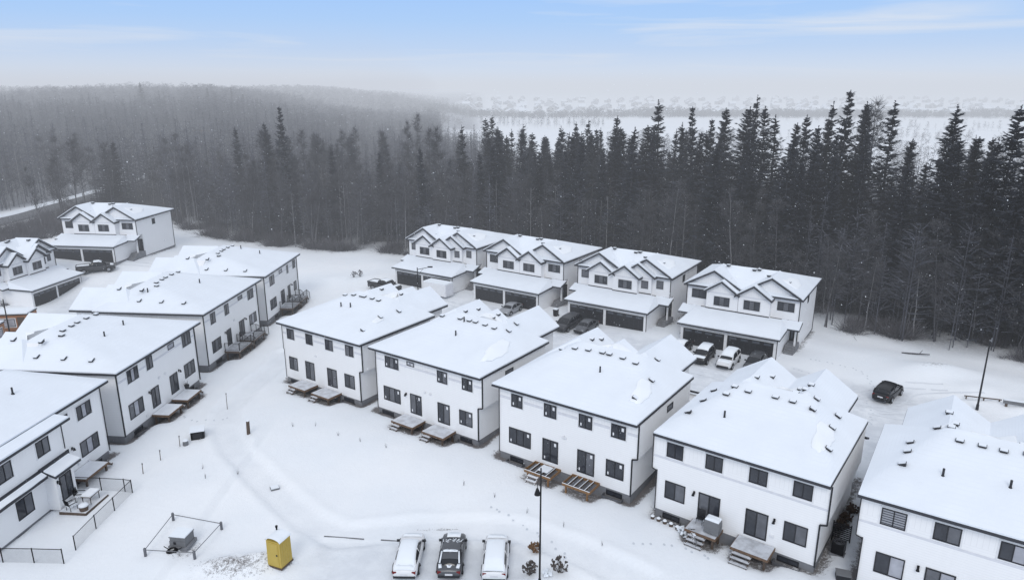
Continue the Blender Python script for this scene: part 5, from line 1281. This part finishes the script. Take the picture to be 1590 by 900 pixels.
# ------------------------------------------------------------------ road at the far left
def build_road():
    pts = [(-114,60),(-112.5,120),(-110.5,160),(-109,200),(-107,240),(-98,275)]
    b = MB(); prev = None
    fine = []
    for (ax, ay), (bx, by) in zip(pts, pts[1:]):
        for k in range(10): fine.append((ax+(bx-ax)*k/10, ay+(by-ay)*k/10))
    rows = []
    for x, y in fine: rows.append([(x+dx, y, gz(x+dx, y)+.12-.004*abs(dx)) for dx in (-3.6,-2,0,2,3.6)])
    for a, c in zip(rows, rows[1:]):
        for k in range(4): b.poly([a[k], a[k+1], c[k+1], c[k]])
    o = b.build('road', M['asphalt']); tag(o, 'wet grey road', None, None, 'structure')
    b = MB()
    rows = []
    for x, y in fine: rows.append([(x+dx, y, gz(x+dx, y)+dz) for dx, dz in ((-6.6,.0),(-5.6,.4),(-4.6,.45),(-3.7,.05))])
    for a, c in zip(rows, rows[1:]):
        for k in range(3): b.poly([a[k], a[k+1], c[k+1], c[k]])
    tag(b.build('snow_bank', M['snow'], None, True), 'ploughed snow bank along the road', None, None, 'structure')

# ------------------------------------------------------------------ trees
def fast_mesh(name, V, F, mat):
    V = np.asarray(V, np.float32).reshape(-1, 3); F = np.asarray(F, np.int32); n = F.shape[1]
    me = bpy.data.meshes.new(name)
    me.vertices.add(len(V)); me.vertices.foreach_set('co', V.ravel())
    me.loops.add(F.size); me.loops.foreach_set('vertex_index', F.ravel())
    me.polygons.add(len(F)); me.polygons.foreach_set('loop_start', np.arange(0, F.size, n, dtype=np.int32))
    me.update(); me.materials.append(mat); return me

def ribbons(P, Q, w, rng):
    """flat blades from P to Q, width w at the base, narrow at the tip; returns verts, quads"""
    P, Q = np.asarray(P, float), np.asarray(Q, float); d = Q-P
    r = rng.normal(size=P.shape); s = np.cross(d, r); s /= (np.linalg.norm(s, axis=1, keepdims=True)+1e-9)
    w = np.broadcast_to(np.asarray(w, float), (len(P),))[:, None]
    V = np.stack([P-s*w/2, P+s*w/2, Q+s*w*.2, Q-s*w*.2], 1).reshape(-1, 3)
    return V, np.arange(len(V)).reshape(-1, 4)

def trunk_mesh(name, H, r0, r1, mat, rng, lean=.3, segs=6, n=7):
    b = MB(); p = Vector((0,0,-.4)); pts = [p]; lx, ly = rng.normal()*lean*1.5, rng.normal()*lean*1.5
    for k in range(1, segs+1): pts.append(Vector((lx*k/segs+rng.normal()*lean*.10, ly*k/segs+rng.normal()*lean*.10, H*k/segs)))
    for k in range(segs):
        a, c = r0+(r1-r0)*k/segs, r0+(r1-r0)*(k+1)/segs
        b.tube(pts[k], pts[k+1], a, c, n, caps=False)
    return b.mesh(name, mat, True, False), pts

def along(pts, H, z):
    zs = [p.z for p in pts]; return np.stack([np.interp(z, zs, [p.x for p in pts]), np.interp(z, zs, [p.y for p in pts]), z], -1)

def spruce(seed, H=26.0, Rb=3.0, sparse=1.0, low=.10):
    """trunk mesh and crown mesh; crown = whorls of drooping boughs made of many small needle sprays, gaps between whorls"""
    rng = np.random.default_rng(seed)
    tm, pts = trunk_mesh('trunk', H, .30, .02, M['bark'], rng, .3)
    P, A, Lb = [], [], []
    z = H*low; lop = rng.uniform(0, 2*PI)
    while z < H*.975:
        t = z/H; n = int(max(3, round((8-3.5*t)*sparse))); a0 = rng.uniform(0, 2*PI)
        env = Rb*((1-t)**.80*1.12+.035)*(.6+.4*min(1, (t-low)/.12+.2))
        ring = rng.uniform(.85, 1.08)
        for k in range(n):
            if rng.random() < .14: continue
            a = a0+2*PI*k/n+rng.uniform(-.4,.4)
            P.append(min(z+rng.uniform(-.45,.45), H*.985)); A.append(a); Lb.append(env*ring*rng.uniform(.5, 1.2)*(1+.16*math.cos(a-lop)))
        z += rng.uniform(.36, .66)*(1.15-.35*t)
    P, A, Lb = np.array(P), np.array(A), np.array(Lb)
    V, F = [], []; off = 0
    root = along(pts, H, np.minimum(P, H)); tt = P/H
    dirv = np.stack([np.cos(A), np.sin(A), 0*A], -1); side = np.stack([-np.sin(A), np.cos(A), 0*A], -1)
    def add(q):
        nonlocal off
        V.append(q.reshape(-1, 3)); F.append(np.arange(len(q)*4).reshape(-1, 4)+off); off += len(q)*4
    rise = -.50+.85*tt                                  # low boughs hang, top boughs reach up
    def bough(s): 
        c = root+dirv*(Lb*s)[:, None]; c[:, 2] += Lb*s*rise+.20*Lb*s*s; return c
    for s in np.linspace(.08, 1.0, 9):
        for rep in (0, 1):
            m = rng.random(len(P)) > .10
            lat = (rng.random(len(P))-.5)*Lb*.62*(1.12-s)
            c = bough(np.full(len(P), s)) + side*lat[:, None]; c[:, 2] -= np.abs(lat)*.25+rng.random(len(P))*.10
            sz = np.clip(.22+.25*Lb/Rb, .24, .52)*(1.15-.5*s)*rng.uniform(.6, 1.5, len(P))
            u = dirv*.9+side*(rng.normal(size=(len(P),1))*.45+np.sign(lat)[:, None]*.5); u[:, 2] += rng.normal(size=len(P))*.25-.28+.4*tt
            u /= np.linalg.norm(u, axis=1, keepdims=True); w = np.cross(u, rng.normal(size=u.shape)*.7+np.array([0,0,1])); w /= np.linalg.norm(w, axis=1, keepdims=True)
            a, b_ = sz[:, None]*1.35, sz[:, None]*rng.uniform(.24, .42, (len(P),1))
            add(np.stack([c-u*a*.6, c+w*b_, c+u*a, c-w*b_], 1)[m])
    n = 46; zt = H*(1-.12*rng.random(n)**1.6); c = along(pts, H, zt); a = rng.uniform(0, 2*PI, n)   # leader
    u = np.stack([np.cos(a), np.sin(a), rng.uniform(.3, 1.6, n)], -1); u /= np.linalg.norm(u, axis=1, keepdims=True); w = np.cross(u, rng.normal(size=u.shape)); w /= np.linalg.norm(w, axis=1, keepdims=True)
    l = (.12+.45*(H-zt)/(.12*H))[:, None]
    add(np.stack([c, c+u*l*.5+w*.07, c+u*l, c+u*l*.5-w*.07], 1))
    cm = fast_mesh('crown', np.concatenate(V), np.concatenate(F), M['needles'])
    return tm, cm

def bare_tree(seed, H=15.0, spread=.30, n1=30, sub=7, twigs=5, mat='twig', bark='bark', low=.28, r0=.115, wt=.03, up=.9):
    rng = np.random.default_rng(seed)
    tm, pts = trunk_mesh('trunk', H, r0, .02, M[bark], rng, .55)
    z = H*(low+(1-low)*rng.random(n1)**.8); root = along(pts, H, z); a = rng.uniform(0, 2*PI, n1)
    L1 = H*spread*(1.05-z/H)**.6*rng.uniform(.6, 1.15, n1)
    d = np.stack([np.cos(a), np.sin(a), up*rng.uniform(.6, 1.5, n1)], -1); d /= np.linalg.norm(d, axis=1, keepdims=True)
    tip = root+d*L1[:, None]
    V, F = ribbons(root, tip, .05+.035*(1-z/H)*2, rng); Vs, Fs, off = [V], [F], len(V)
    V, F = ribbons(root, tip, .05+.03*(1-z/H)*2, rng); Vs.append(V); Fs.append(F+off); off += len(V)
    R1 = np.repeat(root, sub, 0); D1 = np.repeat(tip-root, sub, 0); s = rng.uniform(.2, 1.0, (len(R1), 1)); p = R1+D1*s
    dd = D1/np.linalg.norm(D1, axis=1, keepdims=True)*.6+rng.normal(size=p.shape)*.55+np.array([0,0,.35]); dd /= np.linalg.norm(dd, axis=1, keepdims=True)
    q = p+dd*(np.repeat(L1, sub)*rng.uniform(.25, .5, len(p)))[:, None]
    V, F = ribbons(p, q, wt*1.3, rng); Vs.append(V); Fs.append(F+off); off += len(V)
    R2 = np.repeat(p, twigs, 0); D2 = np.repeat(q-p, twigs, 0); p2 = R2+D2*rng.uniform(.2, 1.0, (len(R2), 1))
    d2 = D2/np.linalg.norm(D2, axis=1, keepdims=True)*.5+rng.normal(size=p2.shape)*.6+np.array([0,0,.35]); d2 /= np.linalg.norm(d2, axis=1, keepdims=True)
    q2 = p2+d2*rng.uniform(.3, .9, (len(p2), 1))*H/15
    V, F = ribbons(p2, q2, wt, rng); Vs.append(V); Fs.append(F+off)
    return tm, fast_mesh('crown', np.concatenate(Vs), np.concatenate(Fs), M[mat])

def plant(name, label, cat, group, pair, x, y, s, rz, sxy=None, z=None):
    t = thing(name, label, cat, (x, y, gz(x, y) if z is None else z), rz, group)
    k = s if sxy is None else sxy
    t.scale = (k*(1+.08*math.sin(x*7.1)), k*(1-.08*math.sin(x*7.1)), s); t.rotation_euler = (.035*math.sin(x*12.3+y), .035*math.sin(y*9.7+x), rz)
    for nm, me in zip(('trunk', 'crown'), pair):
        o = link(nm, me, t)
    return t

SPRUCES = [  # x, y, height of the tip above datum
 (-47.3,150,27.4,'dark spruce with the tallest tip in the left half of the forest'),(-93.5,167,19.0,'larger of two dark spruces standing behind the lone far left house'),(-96.5,169,17.6,'smaller of two dark spruces standing behind the lone far left house'),
 (-10,150,23.6,None),(-5.1,165,25,None),(9.3,140,24.1,None),(17.3,135,26.1,None),(27.2,130,29.0,'tall dark spruce standing above its neighbours over the third garage house'),(32.7,128,28.0,None),(37.2,125,27.7,None),(37.9,123,28.1,None),(39.5,120,29.9,'tall slim spruce above the right garage house roof'),(41.2,118,28.2,None),(43.8,118,26.9,None),(46.5,115,27,None),
 (49.7,115,29.0,None),(51.7,112,30.7,'tallest dark spruce of all, its tip on the horizon'),(55.7,116,28.3,None),(54.8,110,29.1,None),(56.5,108,29.2,'dark spruce at the right end of the tall group, beside a gap of open field'),(59,98,26.6,'left of two dark spruces standing right of the gap'),(59.7,96,28.9,'right of two dark spruces standing right of the gap'),(63.1,92,29.0,'dark spruce at the right picture edge'),
 (30.5,130,25.1,None),(35.7,128,25.8,None),(46.2,120,25.6,None),(24.3,132,24.5,None),(13.5,138,23,None),(6.7,150,21.6,None),(65.5,88,27.4,None),(61,92.5,22.8,None),(62,90,25,None),(31.9,126,23.7,None),(52.3,117,26.2,None),(46.8,110,25.6,None),(39.6,116,25.8,None),(38.4,120,24.5,None),(25.6,128,23.6,None),(21.5,134,22,None),(52.2,106,25.3,None),(49.5,108,24.3,None),(55.5,103,24.1,None),(58.8,95,24.7,None),(61,92,22.8,None),(-54.7,160,21.5,None),(-190,378,34,'dark spruce poking above the left skyline, leftmost of the skyline spruces'),(-186,350,25,'dark spruce below the leftmost skyline spruce'),
 (-163,392,31.5,None),(-159,385,29,None),(-152,398,31.5,None),(-143,392,28,None),(-136,390,26.5,None),(-128,388,24,None),(-60,158,23,None),(-52,155,24,None),(-38,150,19,None),(-28,152,18,None),(-18,146,19.5,None)]

def build_trees():
    rng = random.Random(21)
    SP = [spruce(100+k, 26, (3.6, 4.2, 4.7, 3.2, 4.3, 3.9)[k], (1.25, 1.35, 1.4, 1.0, 1.2, 1.05)[k], (.05, .10, .06, .14, .10, .2)[k]) for k in range(6)] + [spruce(108, 26, 4.4, 1.3, .04), spruce(109, 26, 3.4, .8, .22)]
    BT = [bare_tree(200+k, 15, (.26, .32, .30, .24, .34, .28)[k], 36, 7, 6, 'twig', ('bark','bark','pale_bark','bark','pale_bark','bark')[k], (.28,.18,.3,.1,.25,.14)[k], up=(.9,.6,1.0,.4,.8,.5)[k]) for k in range(6)]
    LA = [bare_tree(300+k, 20, (.10, .12, .09)[k], 90, 5, 4, 'larch', 'bark', .14, .17, .045, .12) for k in range(3)]
    # spruces
    g = 'dark spruces in the belt behind the houses'
    n = 0
    for x, y, top, lab in SPRUCES:
        z = gz(x, y); h = top-z; wide = (h/26)*rng.uniform(.85, 1.25)
        plant('spruce_tree', lab or ('dark spruce in the close belt behind the garage houses' if y < 300 else 'hazy far spruce on the left skyline'), 'tree', g if y < 300 else 'spruces on the left skyline', SP[n % 8], x, y, h/26, rng.uniform(0, 6.3), wide*(1.5 if x < -90 and y < 200 else 1), z)
        n += 1
    pts = [(x, y) for x, y, *_ in SPRUCES]
    tries = 0
    while n < 245 and tries < 9000:
        tries += 1
        x = rng.uniform(-6, 92); e = float(forest_edge(x)); y = e+rng.uniform(3 if x < 36 or x > 60 else 13, 32)*(1 if x > 30 else 1.3)
        if 56 < x/ y*100 < 58.5 and y > 85: continue
        if min((x-a)**2+(y-b)**2 for a, b in pts) < 5.2: continue
        pts.append((x, y)); h = rng.choice((rng.uniform(9, 17), rng.uniform(16, 23.5), rng.uniform(20, 25.5), rng.uniform(21, 26.0)))
        plant('spruce_tree', 'dark spruce in the close belt behind the garage houses', 'tree', g, SP[rng.randrange(8)], x, y, h/26, rng.uniform(0, 6.3), (h/26)*rng.uniform(.95, 1.4)); n += 1
    # thin dead conifers and larches, middle of the picture
    lx = [(-26,190,24.1),(-28.7,185,22.7),(-32.8,180,20.5),(-39.4,185,21),(-42.8,175,20.8),(-46.1,170,20.4),(-48.5,168,21.2),(-14.9,160,22.4),(.7,150,22.3),(-20,172,21.5),(70.5,140,28.5)]
    for k in range(75):
        x = rng.uniform(-60, 30); y = float(forest_edge(x))+rng.uniform(6, 48); lx.append((x, y, gz(x, y)+rng.uniform(13, 22)))
    gl = 'bare larches among the trees behind the houses'
    for k, (x, y, top) in enumerate(lx):
        z = gz(x, y); h = top-z
        plant('larch_tree', 'thin bare larch in the wood between the left houses and the dark spruces' if k != 10 else 'leaning bare snag rising above the spruces at right', 'tree', gl, LA[k % 3], x, y, h/20, rng.uniform(0, 6.3), h/20*rng.uniform(.9, 1.3), z)
    # bare broadleaf trees along the edge
    gb = 'bare trees along the edge of the wood'
    for k in range(215):
        if k < 150: x = rng.uniform(-88, 34); y = float(forest_edge(x))+1+abs(rng.gauss(0, 11))
        elif k < 190: x = rng.uniform(34, 72); y = float(forest_edge(x))+rng.uniform(.5, 11)
        elif k < 203: x = rng.uniform(-140, -116); y = rng.uniform(125, 230)
        else: x = rng.uniform(-105, -88); y = rng.uniform(142, 172)
        s = rng.uniform(.62, 1.15)
        lab = ('bare grey tree at the edge of the snow field before the wood' if k < 150 else 'thin bare tree before the dark spruces at right' if k < 190 else 'bare tree beyond the far left road')
        plant('bare_tree', lab, 'tree', (gb if k < 150 else 'thin bare trees before the dark spruces' if k < 190 else 'bare trees beyond the far left road'), BT[rng.randrange(6)], x, y, s, rng.uniform(0, 6.3), s*rng.uniform(.85, 1.15))

def merged(name, mats, protos, X, Y, Z, S, SX, rng, label):
    """one object from many transformed copies of light prototypes (verts, quads)"""
    Vs, Fs, off = [], [], 0
    which = rng.integers(0, len(protos), len(X)); A = rng.uniform(0, 2*PI, len(X))
    for k, (V, F) in enumerate(protos):
        m = np.where(which == k)[0]
        if not len(m): continue
        c, s = np.cos(A[m])[:, None], np.sin(A[m])[:, None]
        x = (V[None,:,0]*c-V[None,:,1]*s)*SX[m][:, None]+X[m][:, None]; y = (V[None,:,0]*s+V[None,:,1]*c)*SX[m][:, None]+Y[m][:, None]; z = V[None,:,2]*S[m][:, None]+Z[m][:, None]
        Vs.append(np.stack([x, y, z], -1).reshape(-1, 3))
        Fs.append((F[None]+ (np.arange(len(m))*len(V))[:, None, None]).reshape(-1, F.shape[1])+off); off += len(m)*len(V)
    me = fast_mesh(name, np.concatenate(Vs), np.concatenate(Fs), mats)
    return tag(link(name, me), label, None, None, 'stuff')

def light_tree(seed, H, n, w, up, spread, low=.2, tr=.07):
    rng = np.random.default_rng(seed)
    z = H*(low+(1-low)*rng.random(n)); a = rng.uniform(0, 2*PI, n); L_ = H*spread*(1.1-z/H)**.6*rng.uniform(.4, 1.1, n)
    st = rng.uniform(.0, .6, n); d = np.stack([np.cos(a), np.sin(a), up*rng.uniform(.3, 1.4, n)], -1)
    base = np.stack([0*z, 0*z, z], -1)
    P = base+d*(L_*st)[:, None]; Q = base+d*L_[:, None]+rng.normal(size=(n,3))*.25
    V, F = ribbons(P, Q, w, rng)
    P2 = np.array([[0,0,-.5],[0,0,-.5]]); Q2 = np.array([[0,0,H],[0,0,H]]); V2, F2 = ribbons(P2, Q2, [tr*2, tr*2], rng)
    return np.concatenate([V, V2]), np.concatenate([F, F2+len(V)])

def build_woods():
    rng = np.random.default_rng(5)
    def field(n, xr, yr, cond):
        X, Y = rng.uniform(*xr, n), rng.uniform(*yr, n); m = cond(X, Y); return X[m], Y[m]
    e = lambda X, Y: Y > forest_edge(X)+2
    road = lambda X, Y: ~((np.abs(X+111) < 6) & (Y < 255))
    # near wood behind the first trees
    X, Y = field(16000, (-260, 130), (70, 335), lambda X, Y: e(X, Y) & road(X, Y) & (((X/Y < np.where(Y > 205, -.06+.06*vnoise(X, Y, 40, 2), .22)) | ((X > 20) & (Y < forest_edge(X)+95)))))
    pr = [light_tree(400+k, 14, 120, .075, .55, .26) for k in range(5)]+[light_tree(410+k, 16, 120, .08, .1, .12, .15, .09) for k in range(2)]
    S = rng.uniform(.65, 1.2, len(X)); merged('woodland', M['wood_twig'], pr, X, Y, ground(X, Y), S, S*rng.uniform(.8, 1.2, len(X)), rng, 'bare wood')
    X, Y = field(2200, (-200, 60), (110, 230), lambda X, Y: e(X, Y) & road(X, Y) & (X/Y < .25))
    pr = [light_tree(420+k, 13, 34, .05, .7, .2, .45, .085) for k in range(4)]
    S = rng.uniform(.6, 1.15, len(X)); merged('pale_woodland', M['pale_bark'], pr, X, Y, ground(X, Y), S, S, rng, 'pale barked saplings through the wood')
    # far wood on the rising ground at left
    X, Y = field(15000, (-560, 10), (320, 620), lambda X, Y: (X/Y < -.10))
    pr = [light_tree(430+k, 14, 80, .15, .5, .34, .12, .06) for k in range(5)]
    S = rng.uniform(.45, 1.1, len(X))*(.8+.35*vnoise(X, Y, 45, 4)); merged('far_woodland', M['wood_twig'], pr, X, Y, ground(X, Y), S, S*rng.uniform(1.0, 1.6, len(X)), rng, 'far bare wood on the rising ground')
    X, Y = field(15000, (-1100, 30), (620, 1450), lambda X, Y: (X/Y < -.045-.08*vnoise(X, Y, 70, 7)) & (X/Y > -.95) & ~((X/Y > -.22) & (X/Y < -.13) & (Y > 1000) & (Y < 1120)))
    pr = [light_tree(450+k, 14, 30, .55, .4, .4, .1, .2) for k in range(4)]
    S = rng.uniform(.6, 1.1, len(X))*(.4+.6*sstep(-.05, -.17, X/Y)); merged('distant_woodland', M['twig'], pr, X, Y, ground(X, Y), S, S*1.4, rng, 'hazy distant wood on the hill')
    # brush before and inside the wood
    X = rng.uniform(-95, 80, 7500); Y = forest_edge(X)+np.abs(rng.normal(0, 9, len(X)))-.3+2.5*vnoise(X, 0*X, 5, 3); m = road(X, Y) & (vnoise(X, Y, 3.5, 12) > .52); X, Y = X[m], Y[m]
    pr = []
    for k in range(4):
        r2 = np.random.default_rng(470+k); n = 46; P = r2.normal(size=(n,3))*.25; P[:, 2] = 0; Q = P*2.6+r2.normal(size=(n,3))*.35; Q[:, 2] = r2.uniform(.4, 1.9, n)*r2.uniform(.5, 1, n); pr.append(ribbons(P, Q, .03, r2))
    S = rng.uniform(.4, 1.3, len(X))*(.6+1.3*vnoise(X, Y, 7, 31)**2); merged('undergrowth', M['brush'], pr, X, Y, ground(X, Y)-.05, S, S*rng.uniform(.8, 1.8, len(X)), rng, 'dry brush at the edge of the wood')
    X, Y = field(3200, (-107, -80), (115, 200), lambda X, Y: (X > -104.5) & ((Y > 138) | (X < -90))); S = rng.uniform(.6, 1.7, len(X)); merged('roadside_brush', M['brush'], pr, X, Y, ground(X, Y)-.05, S, S, rng, 'dry brush beside the far road')
    # low dark trees on the flat beyond, and the long tree line before the far suburb
    X, Y = field(4200, (-80, 420), (190, 900), lambda X, Y: (X/Y > -.14) & (((Y < 330) & (X > 10) & (vnoise(X, Y, 30, 6) > .42)) | ((X/Y < .0) & (Y < 430) & (vnoise(X, Y, 30, 6) > .5)) | (vnoise(X, Y, 70, 6) > .70))); pr = [light_tree(480+k, 10, 60, .16, .6, .34) for k in range(3)]
    S = rng.uniform(.6, 1.0, len(X))*np.where(Y < 430, 1.35, .9); merged('field_trees', M['twig'], pr, X, Y, ground(X, Y), S, S, rng, 'scattered bare trees on the open field')
    X = rng.uniform(-140, 1150, 4200); Y = 930+rng.normal(0, 30, len(X))+X*.02+60*(vnoise(X, 0*X, 160, 3)-.5); pr = [light_tree(490+k, 9, 30, .5, .4, .4, .05) for k in range(3)]
    S = rng.uniform(.5, 1.1, len(X))*(.75+.5*vnoise(X, 0*X, 35, 8)); merged('treeline', M['twig'], pr, X, Y, ground(X, Y), S, S*1.3, rng, 'long tree line before the far suburb')
    X = rng.uniform(-200, 1900, 520); Y = rng.uniform(1000, 2300, len(X)); m = (X/Y > -.06) & (X/Y < .85); X, Y = X[m], Y[m]
    pr = [light_tree(497+k, 8, 14, .16, 1.2, .18) for k in range(3)]
    S = rng.uniform(.4, 1.0, len(X)); merged('suburb_trees', M['twig'], pr, X, Y, ground(X, Y), S, S*1.2, rng, 'hazy trees among the far suburb houses')

def build_suburb():
    rng = random.Random(8); wall = [plain('far_house_wall_%s' % n, c, .8) for n, c in (('grey', (.27,.275,.29)), ('tan', (.30,.295,.29)), ('pale', (.42,.425,.44)))]
    meshes = []
    for k in range(6):
        b = MB(); w, d, h, p = rng.uniform(11, 16), rng.uniform(10, 13), rng.uniform(5.0, 6.2), rng.uniform(2.6, 4.0)
        b.prism([(-w/2,-1),(w/2,-1),(w/2,h),(0,h+p),(-w/2,h)], -d/2, d/2, 0)
        b.shell(gable_polys(0, h+p+.1, w/2+.5, p/(w/2), -d/2-.5, d/2+.5), .25, .05, 1)
        b.box(-w/2+1, -w/2+5.5, -d/2-.15, -d/2+.1, .2, 2.6, 2); b.box(w/2-3.5, w/2-1.2, -d/2-.1, -d/2+.1, 3.6, 4.9, 2); b.box(-w/2+1.4, -w/2+3.6, -d/2-.1, -d/2+.1, 3.6, 4.9, 2)
        meshes.append(b.mesh('far_house', [wall[k % 3], M['roof_snow'], M['garage']]))
    n = 0
    for row in range(13):
        y0 = 960+row*row*5+row*34
        for k in range(46):
            a = -.06+k*.019+rng.uniform(-.005, .005); y = y0+rng.uniform(-4, 4); x = a*y
            if a > .80 or n >= 298 or rng.random() < .40: continue
            n += 1
            tag(link('far_house', meshes[rng.randrange(6)], None, (x, y, gz(x, y)), rng.choice((0, 0, PI/2, PI, .3, -.3))), 'small hazy snow roofed house in the far suburb on the horizon', 'house', 'houses of the far suburb')

# ------------------------------------------------------------------ air
def build_air():
    # haze: air volume behind the village, its emission standing in for scattered daylight
    m = bpy.data.materials.new('winter_haze_glow'); m.use_nodes = True; nt = m.node_tree; N, L = nt.nodes, nt.links
    for n in list(N): N.remove(n)
    out = N.new('ShaderNodeOutputMaterial'); ab = N.new('ShaderNodeVolumeAbsorption'); em = N.new('ShaderNodeEmission'); ad = N.new('ShaderNodeAddShader')
    dens = .00115; col = (.655, .70, .78)
    ab.inputs['Color'].default_value = (0, 0, 0, 1); ab.inputs['Density'].default_value = dens
    em.inputs['Color'].default_value = (*col, 1); em.inputs['Strength'].default_value = dens
    L.new(ab.outputs[0], ad.inputs[0]); L.new(em.outputs[0], ad.inputs[1]); L.new(ad.outputs[0], out.inputs['Volume'])
    try: m.cycles.homogeneous_volume = True
    except Exception: pass
    b = MB(); b.box(-5000, 5000, 58, 7500, -60, 46); tag(b.build('haze', m), 'grey winter haze', None, None, 'stuff')
    m2 = m.copy(); m2.name = 'wood_haze'
    for n_ in m2.node_tree.nodes:
        if n_.type == 'VOLUME_ABSORPTION': n_.inputs['Density'].default_value = .00050
        if n_.type == 'EMISSION': n_.inputs['Strength'].default_value = .00050; n_.inputs['Color'].default_value = (.54, .57, .65, 1)
    try: m2.cycles.homogeneous_volume = True
    except Exception: pass
    b = MB(); P = [(-25, 130), (-190, 1900), (-4900, 1900), (-4900, 130)]     # thicker over the wood at left
    b.loft([[(x, y, -55) for x, y in P], [(x, y, 44) for x, y in P]]); tag(b.build('haze', m2), 'thicker grey haze over the wood', None, None, 'stuff')
    # falling snow
    rng = np.random.default_rng(77); n = 7500
    Yc = 8+92*rng.random(n)**.75; X = rng.uniform(-.85, .85, n)*Yc; Z = 31-Yc*rng.uniform(-.02, .62, n); keep = Z > ground(X, Yc)+.2; X, Yc, Z = X[keep], Yc[keep], Z[keep]
    r = rng.uniform(.005, .011, len(X))*(.6+Yc/45)
    o = np.array([[1,0,0],[-1,0,0],[0,1,0],[0,-1,0],[0,0,1],[0,0,-1]], float)
    V = (np.stack([X, Yc, Z], -1)[:, None]+o[None]*r[:, None, None]).reshape(-1, 3)
    f = np.array([[0,2,4],[2,1,4],[1,3,4],[3,0,4],[2,0,5],[1,2,5],[3,1,5],[0,3,5]])
    F = (f[None]+(np.arange(len(X))*6)[:, None, None]).reshape(-1, 3)
    tag(link('falling_snow', fast_mesh('falling_snow', V, F, M['drift'])), 'snowflakes falling', None, None, 'stuff')

def build_world():
    w = bpy.data.worlds.new('World'); SC.world = w; w.use_nodes = True; nt = w.node_tree; N, L = nt.nodes, nt.links
    bg = N['Background']
    sky = N.new('ShaderNodeTexSky'); sky.sky_type = 'NISHITA'; sky.sun_disc = False; sky.sun_elevation = R(40); sky.sun_rotation = R(188); sky.dust_density = 3.0
    tc = N.new('ShaderNodeTexCoord'); sx = N.new('ShaderNodeSeparateXYZ'); L.new(tc.outputs['Generated'], sx.inputs[0])
    cr = N.new('ShaderNodeValToRGB'); mr = N.new('ShaderNodeMapRange'); mr.inputs['From Min'].default_value = -.02; mr.inputs['From Max'].default_value = .38; mr.clamp = True
    L.new(sx.outputs['Z'], mr.inputs['Value']); L.new(mr.outputs['Result'], cr.inputs['Fac'])
    el = cr.color_ramp.elements
    stops = [(-.02, (.62,.655,.73)), (.0, (.66,.715,.81)), (.022, (.61,.725,.90)), (.05, (.47,.64,.91)), (.085, (.38,.595,.935)), (.12, (.335,.56,.95)), (.22, (.50,.64,.86)), (.38, (.76,.81,.905))]
    pos = lambda z: (z+.02)/.40
    el[0].position = pos(stops[0][0]); el[0].color = (*stops[0][1], 1); el[1].position = 1.0; el[1].color = (*stops[-1][1], 1)
    for z, c in stops[1:-1]: e = el.new(pos(z)); e.color = (*c, 1)
    # high thin cloud
    mp = N.new('ShaderNodeMapping'); mp.inputs['Scale'].default_value = (2.6, 2.6, 42); mp.inputs['Rotation'].default_value = (0, R(5), 0); L.new(tc.outputs['Generated'], mp.inputs['Vector'])
    nz = N.new('ShaderNodeTexNoise'); nz.inputs['Scale'].default_value = 1.0; nz.inputs['Detail'].default_value = 5; nz.inputs['Distortion'].default_value = .4; L.new(mp.outputs['Vector'], nz.inputs['Vector'])
    cl = N.new('ShaderNodeMapRange'); cl.inputs['From Min'].default_value = .50; cl.inputs['From Max'].default_value = .70; cl.inputs['To Max'].default_value = .75; L.new(nz.outputs['Fac'], cl.inputs['Value'])
    mx = N.new('ShaderNodeMix'); mx.data_type = 'RGBA'; mx.inputs['B'].default_value = (.70,.76,.86,1); L.new(cl.outputs['Result'], mx.inputs['Factor']); L.new(cr.outputs['Color'], mx.inputs['A'])
    # the clear-sky model adds its own share
    sc = N.new('ShaderNodeVectorMath'); sc.operation = 'SCALE'; sc.inputs['Scale'].default_value = .006; L.new(sky.outputs['Color'], sc.inputs[0])
    ad = N.new('ShaderNodeVectorMath'); ad.operation = 'ADD'; L.new(mx.outputs['Result'], ad.inputs[0]); L.new(sc.outputs['Vector'], ad.inputs[1])
    L.new(ad.outputs['Vector'], bg.inputs['Color']); bg.inputs['Strength'].default_value = 1.0
    sun = bpy.data.lights.new('sun', 'SUN'); sun.energy = 1.0; sun.angle = R(24); sun.color = (1, .97, .93)
    o = link('sun', sun); d = Vector((-.10, -.76, .64)).normalized()
    o.rotation_euler = d.to_track_quat('Z', 'Y').to_euler()

def build_camera():
    cam = bpy.data.cameras.new('camera'); cam.lens = 36*1100/1590; cam.sensor_width = 36; cam.clip_end = 20000; cam.clip_start = .5
    o = link('camera', cam); o.location = (0, 0, 31); o.rotation_euler = (R(90)-math.atan(313/1100), 0, 0); SC.camera = o

build_middle_row(); build_left_column(); build_garage_houses()
build_ground(); build_road(); build_tracks(); build_vehicles(); build_small(); build_shrubs(); build_lamps()
build_trees(); build_woods(); build_suburb(); build_air(); build_world(); build_camera()

SC.view_settings.view_transform = 'Standard'; SC.view_settings.look = 'None'; SC.view_settings.exposure = 0; SC.view_settings.gamma = 1
SC.render.engine = 'CYCLES'
cy = SC.cycles
cy.use_denoising = True; cy.max_bounces = 6; cy.diffuse_bounces = 4; cy.glossy_bounces = 3; cy.transparent_max_bounces = 12; cy.volume_bounces = 0
cy.use_adaptive_sampling = True; cy.adaptive_threshold = .01
